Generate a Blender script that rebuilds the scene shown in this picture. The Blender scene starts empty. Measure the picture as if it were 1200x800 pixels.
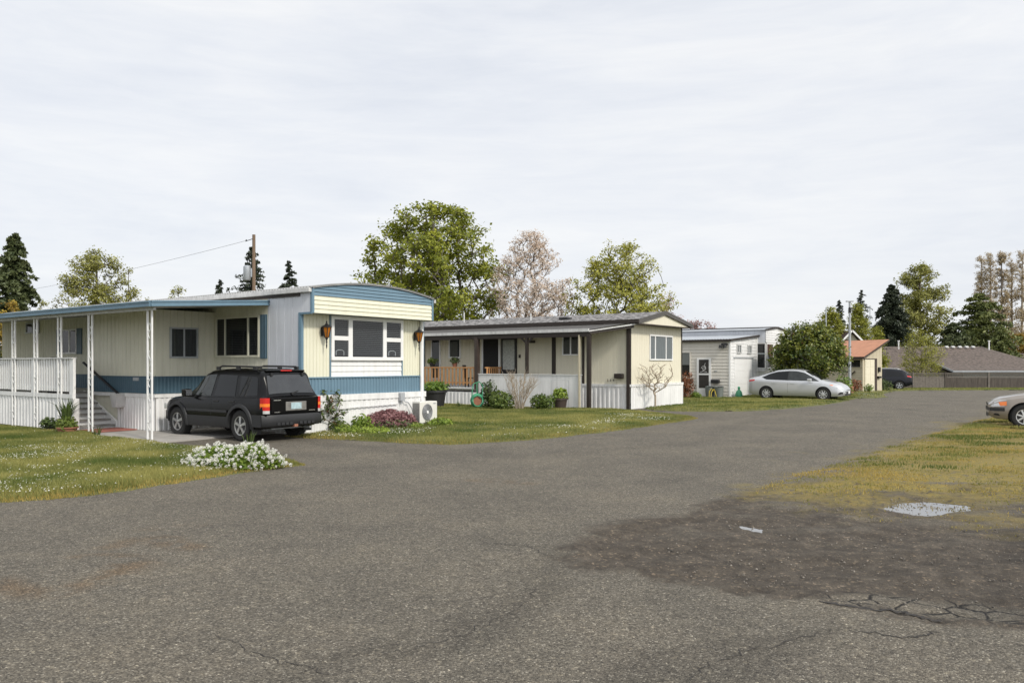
import bpy, bmesh, math, random
import numpy as np
from mathutils import Vector, Matrix, noise as mnoise
R = math.radians
C = bpy.context.scene.collection
random.seed(7); rng = np.random.default_rng(7)
HC = 1.72; FP = 930.0; HY = 427.0
def G(px, py):                                   # ground point seen at a pixel of the 1200x800 photograph
    Y = FP*HC/(py-HY); return ((px-600)*Y/FP, Y)
def gz(x, y):                                    # the terrain falls away gently at the far end of the street
    t = np.clip((np.asarray(y, float)-50.0)/30.0, 0, 1)
    return -0.70*t
def GX(px, Y): return (px-600)*Y/FP
def GH(py, Y): return HC-(py-HY)*Y/FP
# ------------------------------------------------------------------ materials
def mat(name, col, rough=0.6, metal=0.0, var=0.0, vs=3.0, col2=None, bump=0.0, bs=40.0, coat=0.0, attr=None, trans=0.0, stretch=None, spec=0.5, streak=0.0, sharp=.2):
    m = bpy.data.materials.new(name); m.use_nodes = True
    nt = m.node_tree; b = nt.nodes['Principled BSDF']; L = nt.links
    b.inputs['Base Color'].default_value = (*col, 1); b.inputs['Roughness'].default_value = rough
    b.inputs['Metallic'].default_value = metal; b.inputs['Coat Weight'].default_value = coat
    b.inputs['Specular IOR Level'].default_value = spec
    tc = nt.nodes.new('ShaderNodeTexCoord'); src = tc.outputs['Object']
    if stretch:
        mp = nt.nodes.new('ShaderNodeMapping'); mp.inputs['Scale'].default_value = stretch
        L.new(src, mp.inputs['Vector']); src = mp.outputs['Vector']
    last = None
    if attr:
        at = nt.nodes.new('ShaderNodeAttribute'); at.attribute_name = attr
        mx = nt.nodes.new('ShaderNodeMix'); mx.data_type = 'RGBA'
        mx.inputs[6].default_value = (*col, 1); mx.inputs[7].default_value = (*(col2 or col), 1)
        L.new(at.outputs['Fac'], mx.inputs[0]); last = mx.outputs[2]
    elif var > 0:
        n = nt.nodes.new('ShaderNodeTexNoise'); n.inputs['Scale'].default_value = vs; n.inputs['Detail'].default_value = 6
        n.inputs['Roughness'].default_value = 0.6
        L.new(src, n.inputs['Vector'])
        r = nt.nodes.new('ShaderNodeValToRGB'); r.color_ramp.elements[0].position = .5-sharp; r.color_ramp.elements[1].position = .5+sharp
        c2 = col2 or tuple(c*(1-var) for c in col)
        r.color_ramp.elements[0].color = (*c2, 1); r.color_ramp.elements[1].color = (*col, 1)
        L.new(n.outputs['Fac'], r.inputs['Fac']); last = r.outputs['Color']
    if streak > 0:
        mp = nt.nodes.new('ShaderNodeMapping'); mp.inputs['Scale'].default_value = (9, 9, 0.6)
        L.new(tc.outputs['Object'], mp.inputs['Vector'])
        n = nt.nodes.new('ShaderNodeTexNoise'); n.inputs['Scale'].default_value = 1.0; n.inputs['Detail'].default_value = 4
        L.new(mp.outputs['Vector'], n.inputs['Vector'])
        mr = nt.nodes.new('ShaderNodeMapRange'); mr.inputs[1].default_value = .45; mr.inputs[2].default_value = .75
        mr.inputs[3].default_value = 1.0; mr.inputs[4].default_value = 1-streak
        L.new(n.outputs['Fac'], mr.inputs[0])
        mm = nt.nodes.new('ShaderNodeMix'); mm.data_type = 'RGBA'; mm.blend_type = 'MULTIPLY'; mm.inputs[0].default_value = 1
        if last: L.new(last, mm.inputs[6])
        else: mm.inputs[6].default_value = (*col, 1)
        cb = nt.nodes.new('ShaderNodeCombineColor')
        for i in range(3): L.new(mr.outputs[0], cb.inputs[i])
        L.new(cb.outputs[0], mm.inputs[7]); last = mm.outputs[2]
    if last: L.new(last, b.inputs['Base Color'])
    if bump > 0:
        n = nt.nodes.new('ShaderNodeTexNoise'); n.inputs['Scale'].default_value = bs; n.inputs['Detail'].default_value = 4
        L.new(src, n.inputs['Vector'])
        bp = nt.nodes.new('ShaderNodeBump'); bp.inputs['Strength'].default_value = bump; bp.inputs['Distance'].default_value = 0.02
        L.new(n.outputs['Fac'], bp.inputs['Height']); L.new(bp.outputs['Normal'], b.inputs['Normal'])
    if trans > 0:
        tr = nt.nodes.new('ShaderNodeBsdfTranslucent'); ms = nt.nodes.new('ShaderNodeMixShader'); ms.inputs[0].default_value = trans
        if last: L.new(last, tr.inputs['Color'])
        else: tr.inputs['Color'].default_value = (*col, 1)
        out = nt.nodes['Material Output']
        L.new(b.outputs[0], ms.inputs[1]); L.new(tr.outputs[0], ms.inputs[2]); L.new(ms.outputs[0], out.inputs['Surface'])
    return m
def glass_mat(name, tint=(0.6, 0.63, 0.65), refl=0.05, rough=0.03):
    m = bpy.data.materials.new(name); m.use_nodes = True; nt = m.node_tree; nt.nodes.clear()
    o = nt.nodes.new('ShaderNodeOutputMaterial'); t = nt.nodes.new('ShaderNodeBsdfTransparent'); t.inputs[0].default_value = (*tint, 1)
    g = nt.nodes.new('ShaderNodeBsdfGlossy'); g.inputs['Roughness'].default_value = rough
    f = nt.nodes.new('ShaderNodeLayerWeight'); f.inputs['Blend'].default_value = .5
    pw = nt.nodes.new('ShaderNodeMath'); pw.operation = 'POWER'; pw.inputs[1].default_value = 4
    a = nt.nodes.new('ShaderNodeMath'); a.operation = 'MULTIPLY_ADD'; a.inputs[1].default_value = .5; a.inputs[2].default_value = refl; a.use_clamp = True
    s = nt.nodes.new('ShaderNodeMixShader'); L = nt.links
    L.new(f.outputs['Facing'], pw.inputs[0]); L.new(pw.outputs[0], a.inputs[0]); L.new(a.outputs[0], s.inputs[0]); L.new(t.outputs[0], s.inputs[1]); L.new(g.outputs[0], s.inputs[2]); L.new(s.outputs[0], o.inputs[0])
    return m
M = {}
M['cream'] = mat('cream siding', (0.72, 0.705, 0.56), .55, var=.10, vs=1.2, streak=.10)
M['cream2'] = mat('pale cream siding', (0.70, 0.66, 0.53), .6, var=.06, vs=1.0, streak=.08)
M['greywall'] = mat('light grey siding', (0.60, 0.62, 0.66), .6, var=.10, vs=1.5, streak=.12)
M['offcream'] = mat('aged cream siding', (0.66, 0.645, 0.53), .6, var=.12, vs=1.2, streak=.12)
M['white'] = mat('white painted siding', (0.76, 0.76, 0.75), .5, var=.12, vs=2.0, streak=.16)
M['white2'] = mat('white trim paint', (0.76, 0.76, 0.75), .4, var=.04, vs=5)
M['greywhite'] = mat('weathered white paint', (0.62, 0.62, 0.61), .6, var=.2, vs=4, streak=.2)
M['blue'] = mat('blue painted siding', (0.135, 0.225, 0.295), .5, var=.12, vs=2.0, streak=.10)
M['navy'] = mat('dark blue paint', (0.055, 0.108, 0.148), .5, var=.15, vs=3)
M['roofmetal'] = mat('corrugated white metal', (0.42, 0.42, 0.41), .5, metal=.3, var=.35, vs=2.5, streak=.1)
M['galv'] = mat('galvanised metal', (0.50, 0.53, 0.56), .4, metal=.6, var=.2, vs=2)
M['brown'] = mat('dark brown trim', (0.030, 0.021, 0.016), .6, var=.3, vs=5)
M['brown2'] = mat('brown fascia', (0.055, 0.038, 0.030), .6, var=.3, vs=4)
M['shingle'] = mat('grey asphalt shingles', (0.28, 0.27, 0.265), .9, var=.78, vs=6, bump=.9, bs=14, sharp=.06)
M['shingle2'] = mat('brown grey shingles', (0.145, 0.115, 0.098), .95, var=.5, vs=4, bump=.9, bs=8, sharp=.10)
M['redroof'] = mat('faded orange roof', (0.52, 0.25, 0.15), .8, var=.22, vs=3, bump=.3, bs=12)
M['wood'] = mat('orange brown wood', (0.52, 0.27, 0.11), .6, var=.3, vs=6, stretch=(1, 1, .2))
M['fencewood'] = mat('weathered fence wood', (0.105, 0.088, 0.074), .9, var=.5, vs=6, stretch=(1, 1, .15))
M['fencewood2'] = mat('pale fence wood', (0.19, 0.168, 0.145), .9, var=.4, vs=5)
M['steptread'] = mat('shade dark step tread', (.30, .29, .27), .8, var=.4, vs=6)  # treads coloured dark to stand in for shade lines under the nosings
M['deckwood'] = mat('grey deck board', (0.40, 0.39, 0.36), .8, var=.25, vs=6)
M['black'] = mat('matte black', (0.015, 0.015, 0.016), .5)
M['dark'] = mat('dark room', (0.012, 0.012, 0.012), .8)
M['darkwood'] = mat('dark interior', (0.035, 0.030, 0.026), .7, var=.4, vs=6)
M['blind'] = mat('window blind slat', (0.42, 0.42, 0.42), .6)
M['blindw'] = mat('closed blind', (0.50, 0.48, 0.44), .7, var=.1)
M['curtain'] = mat('pale curtain', (0.36, 0.38, 0.37), .8, var=.35, vs=10, stretch=(3, 3, .2))
M['curtain2'] = mat('grey curtain', (0.12, 0.12, 0.115), .8, var=.4, vs=12, stretch=(3, 3, .15))
M['lace'] = mat('lace curtain', (0.5, 0.52, 0.48), .8, var=.5, vs=14)
M['glass'] = glass_mat('window glass')
M['amber'] = mat('amber lantern glass', (0.45, 0.16, 0.02), .25, var=.4, vs=25)
M['bark'] = mat('bark', (0.17, 0.145, 0.12), .95, var=.4, vs=4, bump=.6, bs=20)
M['darkbark'] = mat('dark bark', (0.05, 0.042, 0.036), .95, var=.4, vs=4)
M['palebark'] = mat('pale twig bark', (0.42, 0.35, 0.27), .9, var=.3, vs=6)
M['terracotta'] = mat('terracotta', (0.33, 0.14, 0.085), .8, var=.3, vs=9)
M['potbeige'] = mat('beige stoneware', (0.34, 0.29, 0.23), .7, var=.3, vs=8)
M['plasticblack'] = mat('black plastic', (0.022, 0.022, 0.024), .55, var=.2)
M['pinkbrick'] = mat('pinkish red paver', (0.36, 0.13, 0.10), .85, var=.35, vs=6)
M['greenplastic'] = mat('green plastic', (0.06, 0.30, 0.16), .5, var=.3, vs=9)
M['acwhite'] = mat('white enamel', (0.68, 0.67, 0.62), .45, var=.1, vs=4)
M['acgrille'] = mat('fan grille grey', (0.15, 0.15, 0.15), .5)
M['pole'] = mat('utility pole wood', (0.20, 0.14, 0.095), .9, var=.3, vs=5, stretch=(1, 1, .1))
M['steel'] = mat('grey painted steel', (0.42, 0.44, 0.46), .5, metal=.3, var=.2, vs=3)
M['concrete'] = mat('concrete', (0.40, 0.38, 0.35), .9, var=.3, vs=3, bump=.4, bs=30)
M['greybin'] = mat('grey plastic bin', (0.16, 0.18, 0.17), .6, var=.2)
M['tan'] = mat('tan siding', (0.53, 0.475, 0.35), .7, var=.1, vs=2)
M['pale'] = mat('pale yellow door', (0.72, 0.67, 0.52), .5, var=.08, vs=2)
M['greygreen'] = mat('grey green siding', (0.20, 0.23, 0.22), .7, var=.2, vs=2)
# car materials
M['tyre'] = mat('tyre rubber', (0.020, 0.020, 0.020), .85, var=.3, vs=12)
M['rim'] = mat('alloy rim', (0.55, 0.56, 0.57), .3, metal=.8, var=.15, vs=20)
M['rimwhite'] = mat('silver wheel cover', (0.62, 0.63, 0.64), .35, metal=.5)
M['carblack'] = mat('black car paint', (0.003, 0.003, 0.0035), .22, coat=.06, spec=.22, var=.3, vs=3)
M['cardark'] = mat('dark blue car paint', (0.005, 0.006, 0.010), .22, coat=.15, spec=.3)
M['carsilver'] = mat('silver car paint', (0.54, 0.55, 0.56), .32, metal=.55, coat=.5)
M['cartan'] = mat('beige car paint', (0.27, 0.235, 0.20), .32, metal=.4, coat=.6)
M['cladding'] = mat('dark grey cladding', (0.020, 0.021, 0.023), .6, var=.15, vs=12)
M['carglass'] = mat('tinted car glass', (0.008, 0.009, 0.010), .05, spec=.3)
M['carglass2'] = mat('lighter car glass', (0.035, 0.041, 0.040), .05, spec=.45, var=.6, vs=5)
M['chrome'] = mat('chrome', (0.72, 0.72, 0.72), .2, metal=1.0)
M['redlens'] = mat('red lens', (0.50, 0.012, 0.010), .2, coat=.8)
M['amberlens'] = mat('amber lens', (0.85, 0.20, 0.02), .2, coat=.8)
M['clearlens'] = mat('clear lens', (0.62, 0.62, 0.62), .15, coat=.9, metal=.3)
M['plate'] = mat('number plate', (0.42, 0.56, 0.60), .5, var=.3, vs=16)
M['platefr'] = mat('plate recess', (0.28, 0.27, 0.25), .4, metal=.4, var=.4, vs=8)
# ------------------------------------------------------------------ mesh helpers
class MB:
    def __init__(s): s.v = []; s.f = []; s.m = []
    def face(s, pts, mi=0):
        n = len(s.v); s.v += [tuple(p) for p in pts]; s.f.append(tuple(range(n, n+len(pts)))); s.m.append(mi)
    def hexa(s, p, mi=0):                        # p: 4 bottom + 4 top corners
        n = len(s.v); s.v += [tuple(q) for q in p]
        for a in ((3,2,1,0),(4,5,6,7),(0,1,5,4),(1,2,6,5),(2,3,7,6),(3,0,4,7)):
            s.f.append(tuple(n+i for i in a)); s.m.append(mi)
    def box(s, x0, x1, y0, y1, z0, z1, mi=0):
        s.hexa([(x0,y0,z0),(x1,y0,z0),(x1,y1,z0),(x0,y1,z0),(x0,y0,z1),(x1,y0,z1),(x1,y1,z1),(x0,y1,z1)], mi)
    def pbox(s, pl, a0, a1, z0, z1, d0, d1, mi=0): # box on a wall: along a, height z, outward depth d
        s.hexa([pl(a0,d0,z0),pl(a1,d0,z0),pl(a1,d1,z0),pl(a0,d1,z0),pl(a0,d0,z1),pl(a1,d0,z1),pl(a1,d1,z1),pl(a0,d1,z1)], mi)
    def bar(s, p, q, w=.05, h=None, mi=0):
        p = Vector(p); q = Vector(q); d = (q-p).normalized(); h = h or w
        up = Vector((0,0,1)) if abs(d.z) < .9 else Vector((0,1,0))
        a = d.cross(up).normalized()*w/2; b = a.normalized().cross(d).normalized()*h/2
        s.hexa([p-a-b,p+a-b,p+a+b,p-a+b,q-a-b,q+a-b,q+a+b,q-a+b], mi)
    def tube(s, pts, rs, n=8, mi=0, cap=True):
        pts = [Vector(p) for p in pts]
        if not hasattr(rs, '__len__'): rs = [rs]*len(pts)
        base = len(s.v); ref = None
        for i, p in enumerate(pts):
            d = (pts[min(i+1,len(pts)-1)]-pts[max(i-1,0)])
            d = d.normalized() if d.length > 1e-9 else Vector((0,0,1))
            if ref is None: ref = Vector((1,0,0)) if abs(d.x) < .8 else Vector((0,1,0))
            a = (ref-d*ref.dot(d)).normalized(); b = d.cross(a); ref = a
            for k in range(n):
                t = 2*math.pi*k/n; s.v.append(tuple(p+(a*math.cos(t)+b*math.sin(t))*rs[i]))
        for i in range(len(pts)-1):
            for k in range(n):
                k2 = (k+1) % n; s.f.append((base+i*n+k, base+i*n+k2, base+(i+1)*n+k2, base+(i+1)*n+k)); s.m.append(mi)
        if cap:
            s.f.append(tuple(base+k for k in range(n))[::-1]); s.m.append(mi)
            e = base+(len(pts)-1)*n; s.f.append(tuple(e+k for k in range(n))); s.m.append(mi)
    def lathe(s, prof, c=(0,0,0), axis='z', n=24, mi=0):   # prof: (r, h)
        base = len(s.v)
        for r, h in prof:
            for k in range(n):
                t = 2*math.pi*k/n; x, y = r*math.cos(t), r*math.sin(t)
                s.v.append((c[0]+x, c[1]+y, c[2]+h) if axis == 'z' else (c[0]+x, c[1]+h, c[2]+y))
        for i in range(len(prof)-1):
            for k in range(n):
                k2 = (k+1) % n; s.f.append((base+i*n+k, base+i*n+k2, base+(i+1)*n+k2, base+(i+1)*n+k)); s.m.append(mi)
    def strip(s, prof, a, b, mi=0):              # extrude a 2-point-indexed profile: lists a(i), b(i) of points
        n = len(s.v); k = len(prof)
        s.v += [tuple(a(p)) for p in prof]+[tuple(b(p)) for p in prof]
        for i in range(k-1): s.f.append((n+i, n+i+1, n+k+i+1, n+k+i)); s.m.append(mi)
    def grid(s, P, mi=0):
        n = len(s.v); r, c = len(P), len(P[0])
        for row in P: s.v += [tuple(p) for p in row]
        for i in range(r-1):
            for j in range(c-1):
                s.f.append((n+i*c+j, n+i*c+j+1, n+(i+1)*c+j+1, n+(i+1)*c+j)); s.m.append(mi)
    def build(s, name, mats, parent=None, smooth=None, loc=None, rotz=None, bevel=0):
        me = bpy.data.meshes.new(name); me.from_pydata(s.v, [], s.f); me.update()
        if not isinstance(mats, (list, tuple)): mats = [mats]
        for m in mats: me.materials.append(M[m] if isinstance(m, str) else m)
        me.polygons.foreach_set('material_index', s.m)
        if smooth is not None:
            me.polygons.foreach_set('use_smooth', [True]*len(s.f)); me.set_sharp_from_angle(angle=R(smooth))
        o = bpy.data.objects.new(name, me); C.objects.link(o)
        if parent: o.parent = parent
        if loc: o.location = loc
        if rotz is not None: o.rotation_euler.z = rotz
        if bevel:
            b = o.modifiers.new('bevel', 'BEVEL'); b.width = bevel; b.segments = 2; b.limit_method = 'ANGLE'
        return o
def tag(o, label=None, cat=None, group=None, kind=None):
    for k, v in (('label', label), ('category', cat), ('group', group), ('kind', kind)):
        if v: o[k] = v
    return o
def empty(name, loc, rz, label, cat, group=None):
    o = bpy.data.objects.new(name, None); C.objects.link(o); o.location = loc; o.rotation_euler.z = rz
    o.empty_display_size = .2
    return tag(o, label, cat, group)
def npmesh(name, V, F, mats, attrs=None, parent=None, smooth=False):
    me = bpy.data.meshes.new(name); V = np.asarray(V, np.float32); F = np.asarray(F, np.int32)
    k = F.shape[1]
    me.vertices.add(len(V)); me.vertices.foreach_set('co', V.ravel())
    me.loops.add(F.size); me.loops.foreach_set('vertex_index', F.ravel())
    me.polygons.add(len(F)); me.polygons.foreach_set('loop_start', np.arange(0, F.size, k, dtype=np.int32))
    me.polygons.foreach_set('loop_total', np.full(len(F), k, np.int32))
    if smooth: me.polygons.foreach_set('use_smooth', np.ones(len(F), bool))
    me.update(calc_edges=True)
    for m in (mats if isinstance(mats, (list, tuple)) else [mats]): me.materials.append(M[m] if isinstance(m, str) else m)
    for an, (dom, vals) in (attrs or {}).items():
        a = me.attributes.new(an, 'FLOAT', dom); a.data.foreach_set('value', np.asarray(vals, np.float32))
    o = bpy.data.objects.new(name, me); C.objects.link(o)
    if parent: o.parent = parent
    return o
def hsh(i, j, s):
    h = np.sin(i*127.1+j*311.7+s*74.7)*43758.5453; return h-np.floor(h)
def vn(x, y, s=0):
    i = np.floor(x); j = np.floor(y); u = x-i; v = y-j; u = u*u*(3-2*u); v = v*v*(3-2*v)
    return (hsh(i,j,s)*(1-u)+hsh(i+1,j,s)*u)*(1-v)+(hsh(i,j+1,s)*(1-u)+hsh(i+1,j+1,s)*u)*v
def fbm(x, y, o=4, s=0):
    r = 0; a = .5; t = 0
    for k in range(o): r = r+a*vn(x*2**k, y*2**k, s+k*13); t += a; a *= .5
    return r/t
def sdpoly(x, y, poly):                          # signed distance, negative inside
    d = np.full(x.shape, 1e9); ins = np.zeros(x.shape, bool); n = len(poly)
    for i in range(n):
        ax, ay = poly[i]; bx, by = poly[(i+1) % n]; ex, ey = bx-ax, by-ay
        t = np.clip(((x-ax)*ex+(y-ay)*ey)/(ex*ex+ey*ey), 0, 1)
        d = np.minimum(d, np.hypot(x-ax-ex*t, y-ay-ey*t))
        c = ((ay > y) != (by > y)); 
        with np.errstate(divide='ignore', invalid='ignore'):
            ins ^= c & (x < (bx-ax)*(y-ay)/(by-ay+1e-12)+ax)
    return np.where(ins, -d, d)
def sdline(x, y, pts):
    d = np.full(x.shape, 1e9)
    for (ax, ay), (bx, by) in zip(pts[:-1], pts[1:]):
        ex, ey = bx-ax, by-ay; t = np.clip(((x-ax)*ex+(y-ay)*ey)/(ex*ex+ey*ey+1e-12), 0, 1)
        d = np.minimum(d, np.hypot(x-ax-ex*t, y-ay-ey*t))
    return d
def sstep(a, b, x): t = np.clip((x-a)/(b-a), 0, 1); return t*t*(3-2*t)
# wall placement functions (along, outward, height) -> local xyz
def fr(y0=0): return lambda a, d, z: (a, y0-d, z)
def sd(x0=0): return lambda a, d, z: (x0-d, a, z)
def vgroove(mb, pl, a0, a1, z0, z1, pitch=.2, gw=.02, gd=.012, d=0.0, mi=0, ztop=None):
    pr = [(a0, d)]; a = a0+pitch
    while a < a1-gw:
        pr += [(a-gw/2, d), (a-gw*.2, d-gd), (a+gw*.2, d-gd), (a+gw/2, d)]; a += pitch
    pr.append((a1, d))
    mb.strip(pr, lambda p: pl(p[0], p[1], z0), lambda p: pl(p[0], p[1], (ztop(p[0]) if ztop else z1)), mi)
def ribs(mb, pl, a0, a1, z0, z1, pitch=.1, dp=.02, d=0.0, mi=0):
    pr = []; a = a0
    while a < a1: 
        for t, dd in ((0, 0), (.36, 0), (.5, dp), (.86, dp)):
            if a+t*pitch < a1: pr.append((a+t*pitch, d+dd))
        a += pitch
    pr.append((a1, d))
    mb.strip(pr, lambda p: pl(p[0], p[1], z0), lambda p: pl(p[0], p[1], z1), mi)
def laps(mb, pl, a0, a1, z0, z1, pitch=.12, dp=.014, d=0.0, mi=0):
    pr = []; z = z0
    while z < z1-1e-4:
        zz = min(z+pitch, z1); pr += [(z, d+dp), (zz-.004, d)]; z += pitch
    mb.strip(pr, lambda p: pl(a0, p[1], p[0]), lambda p: pl(a1, p[1], p[0]), mi)
def window(parent, pl, a0, a1, z0, z1, muls=(), rails=(), fw=.05, fm='white2', blind=None, d=0.0, name='window', proud=.045, bm=None, slat=.045, cell_rails=None):
    mb = MB(); dd = d+proud
    mb.pbox(pl, a0-fw, a1+fw, z0-fw, z0, d-.01, dd+.01); mb.pbox(pl, a0-fw, a1+fw, z1, z1+fw, d-.01, dd+.005)
    mb.pbox(pl, a0-fw, a0, z0, z1, d-.01, dd); mb.pbox(pl, a1, a1+fw, z0, z1, d-.01, dd)
    for m_ in muls: mb.pbox(pl, m_[0], m_[1], z0, z1, d-.01, dd-.006)
    for r_ in rails: mb.pbox(pl, r_[0], r_[1], r_[2], r_[3], d-.01, dd-.009)
    w = mb.build(name, fm, parent)
    g = MB(); g.face([pl(a0, d+.026, z0), pl(a1, d+.026, z0), pl(a1, d+.026, z1), pl(a0, d+.026, z1)]); g.build('pane', 'glass', w)
    k = MB(); k.face([pl(a0, d+.002, z0), pl(a1, d+.002, z0), pl(a1, d+.002, z1), pl(a0, d+.002, z1)]); k.build('window_interior', 'dark', w)
    if blind == 'slats':
        s = MB(); z = z1-.03
        while z > z0+.03:
            s.face([pl(a0+.01, d+.008, z), pl(a1-.01, d+.008, z), pl(a1-.01, d+.018, z-slat*.14), pl(a0+.01, d+.018, z-slat*.14)]); z -= slat
        s.build('blind', bm or 'blind', w)
    elif blind == 'curtain':
        s = MB(); n = int((a1-a0)/.03); P = []
        for i in range(n+1):
            a = a0+(a1-a0)*i/n; off = d+.010+.006*math.sin(i*1.9)+.003*math.sin(i*5.1); P.append([pl(a, off, z0+.01), pl(a, off, z1-.01)])
        s.grid(P); s.build('curtain', bm or 'curtain2', w)
    return w
# ------------------------------------------------------------------ outlines on the ground
LAWN1 = [G(*p) for p in [(0,588),(60,584),(130,576),(200,567),(260,556),(310,549),(348,545)]]+[(-4.3,14.3),(-5.0,14.9),(-5.84,15.6),(-7.3,16.8),(-8.7,17.9),(-9.9,18.7),(-10.3,19.4),(-10.8,19.95),(-12.9,20.9),(-16.5,23.6),(-30,33.4),(-30,22),(-16,14.5),(-10,11.3),(-7.3,10.2)]
LAWN2 = [G(*p) for p in [(366,513.5),(400,514.5),(435,516),(480,519.5),(527,520.7),(600,516.5),(673,509.7),(747,500.5),(800,492.5),(817,489.8)]]+[(5.6,26.3),(5.0,27.9),(4.4,29.3),(3.9,30.1),(1.3,30.6),(-1.6,33.0),(-6,36),(-2.6,23.0),(-5.1,19.35),(-5.35,19.0)]
LAWN3 = [G(*p) for p in [(770,481.5),(820,482.3),(872,482),(900,480.3),(927,478),(945,476.3),(963,474.6),(975,472.7),(985,470.9)]]+[(16.5,38.8),(19,42.5),(19,44),(13,45),(11.2,40.5),(6,44.5),(5,41),(7.7,34.5),(5.2,31.0)]
LAWN4 = [(16.2,39.3),G(1000,467.2),G(1025,466.4),G(1040,465.4),(20.8,44.9),(22.2,47.2),(24.0,50),(25.2,53),(29,57),(36,60),(60,62),(95,64),(95,79),(30,79),(24.5,58),(23.5,50.5),(22.1,50),(20.6,53),(14,50),(15.5,43)]
WEEDY = [G(*p) for p in [(893,575),(937,557),(975,547.5),(1010,536),(1040,527.5),(1070,517),(1100,507.5),(1137,496),(1160,491)]]+[(17.5,28),(24,36),(40,50),(40,20),(20,10.5),(12,8.2),(7.5,8.2),(5.2,8.6),(3.9,9.7),(3.3,10.5)]
DIRT = [G(*p) for p in [(652,652),(664,634),(690,618),(740,609),(780,603),(837,586),(900,571),(935,563)]]+[(5.2,11.8),(7,11.3),(12,11.5),(20,11),(20,5.6),(6,5.1)]+[G(*p) for p in [(1200,738),(1103,728),(1040,716),(958,703),(900,697),(837,689),(770,681),(717,673),(675,665)]]
PUD1 = [G(*p) for p in [(1026,590),(1050,585),(1080,583.5),(1110,584.5),(1136,587),(1128,594),(1100,598.5),(1075,598),(1045,595)]]
PUD2 = [G(*p) for p in [(860,609),(872,609),(893,614),(888,617),(872,614)]]
ALLIG = [G(*p) for p in [(955,697),(985,689),(1040,690),(1100,698),(1200,708),(1200,728),(1140,724),(1060,716),(990,708)]]
PATCH = [G(*p) for p in [(985,736),(930,770),(860,800),(700,800),(760,765),(880,745)]]
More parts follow.
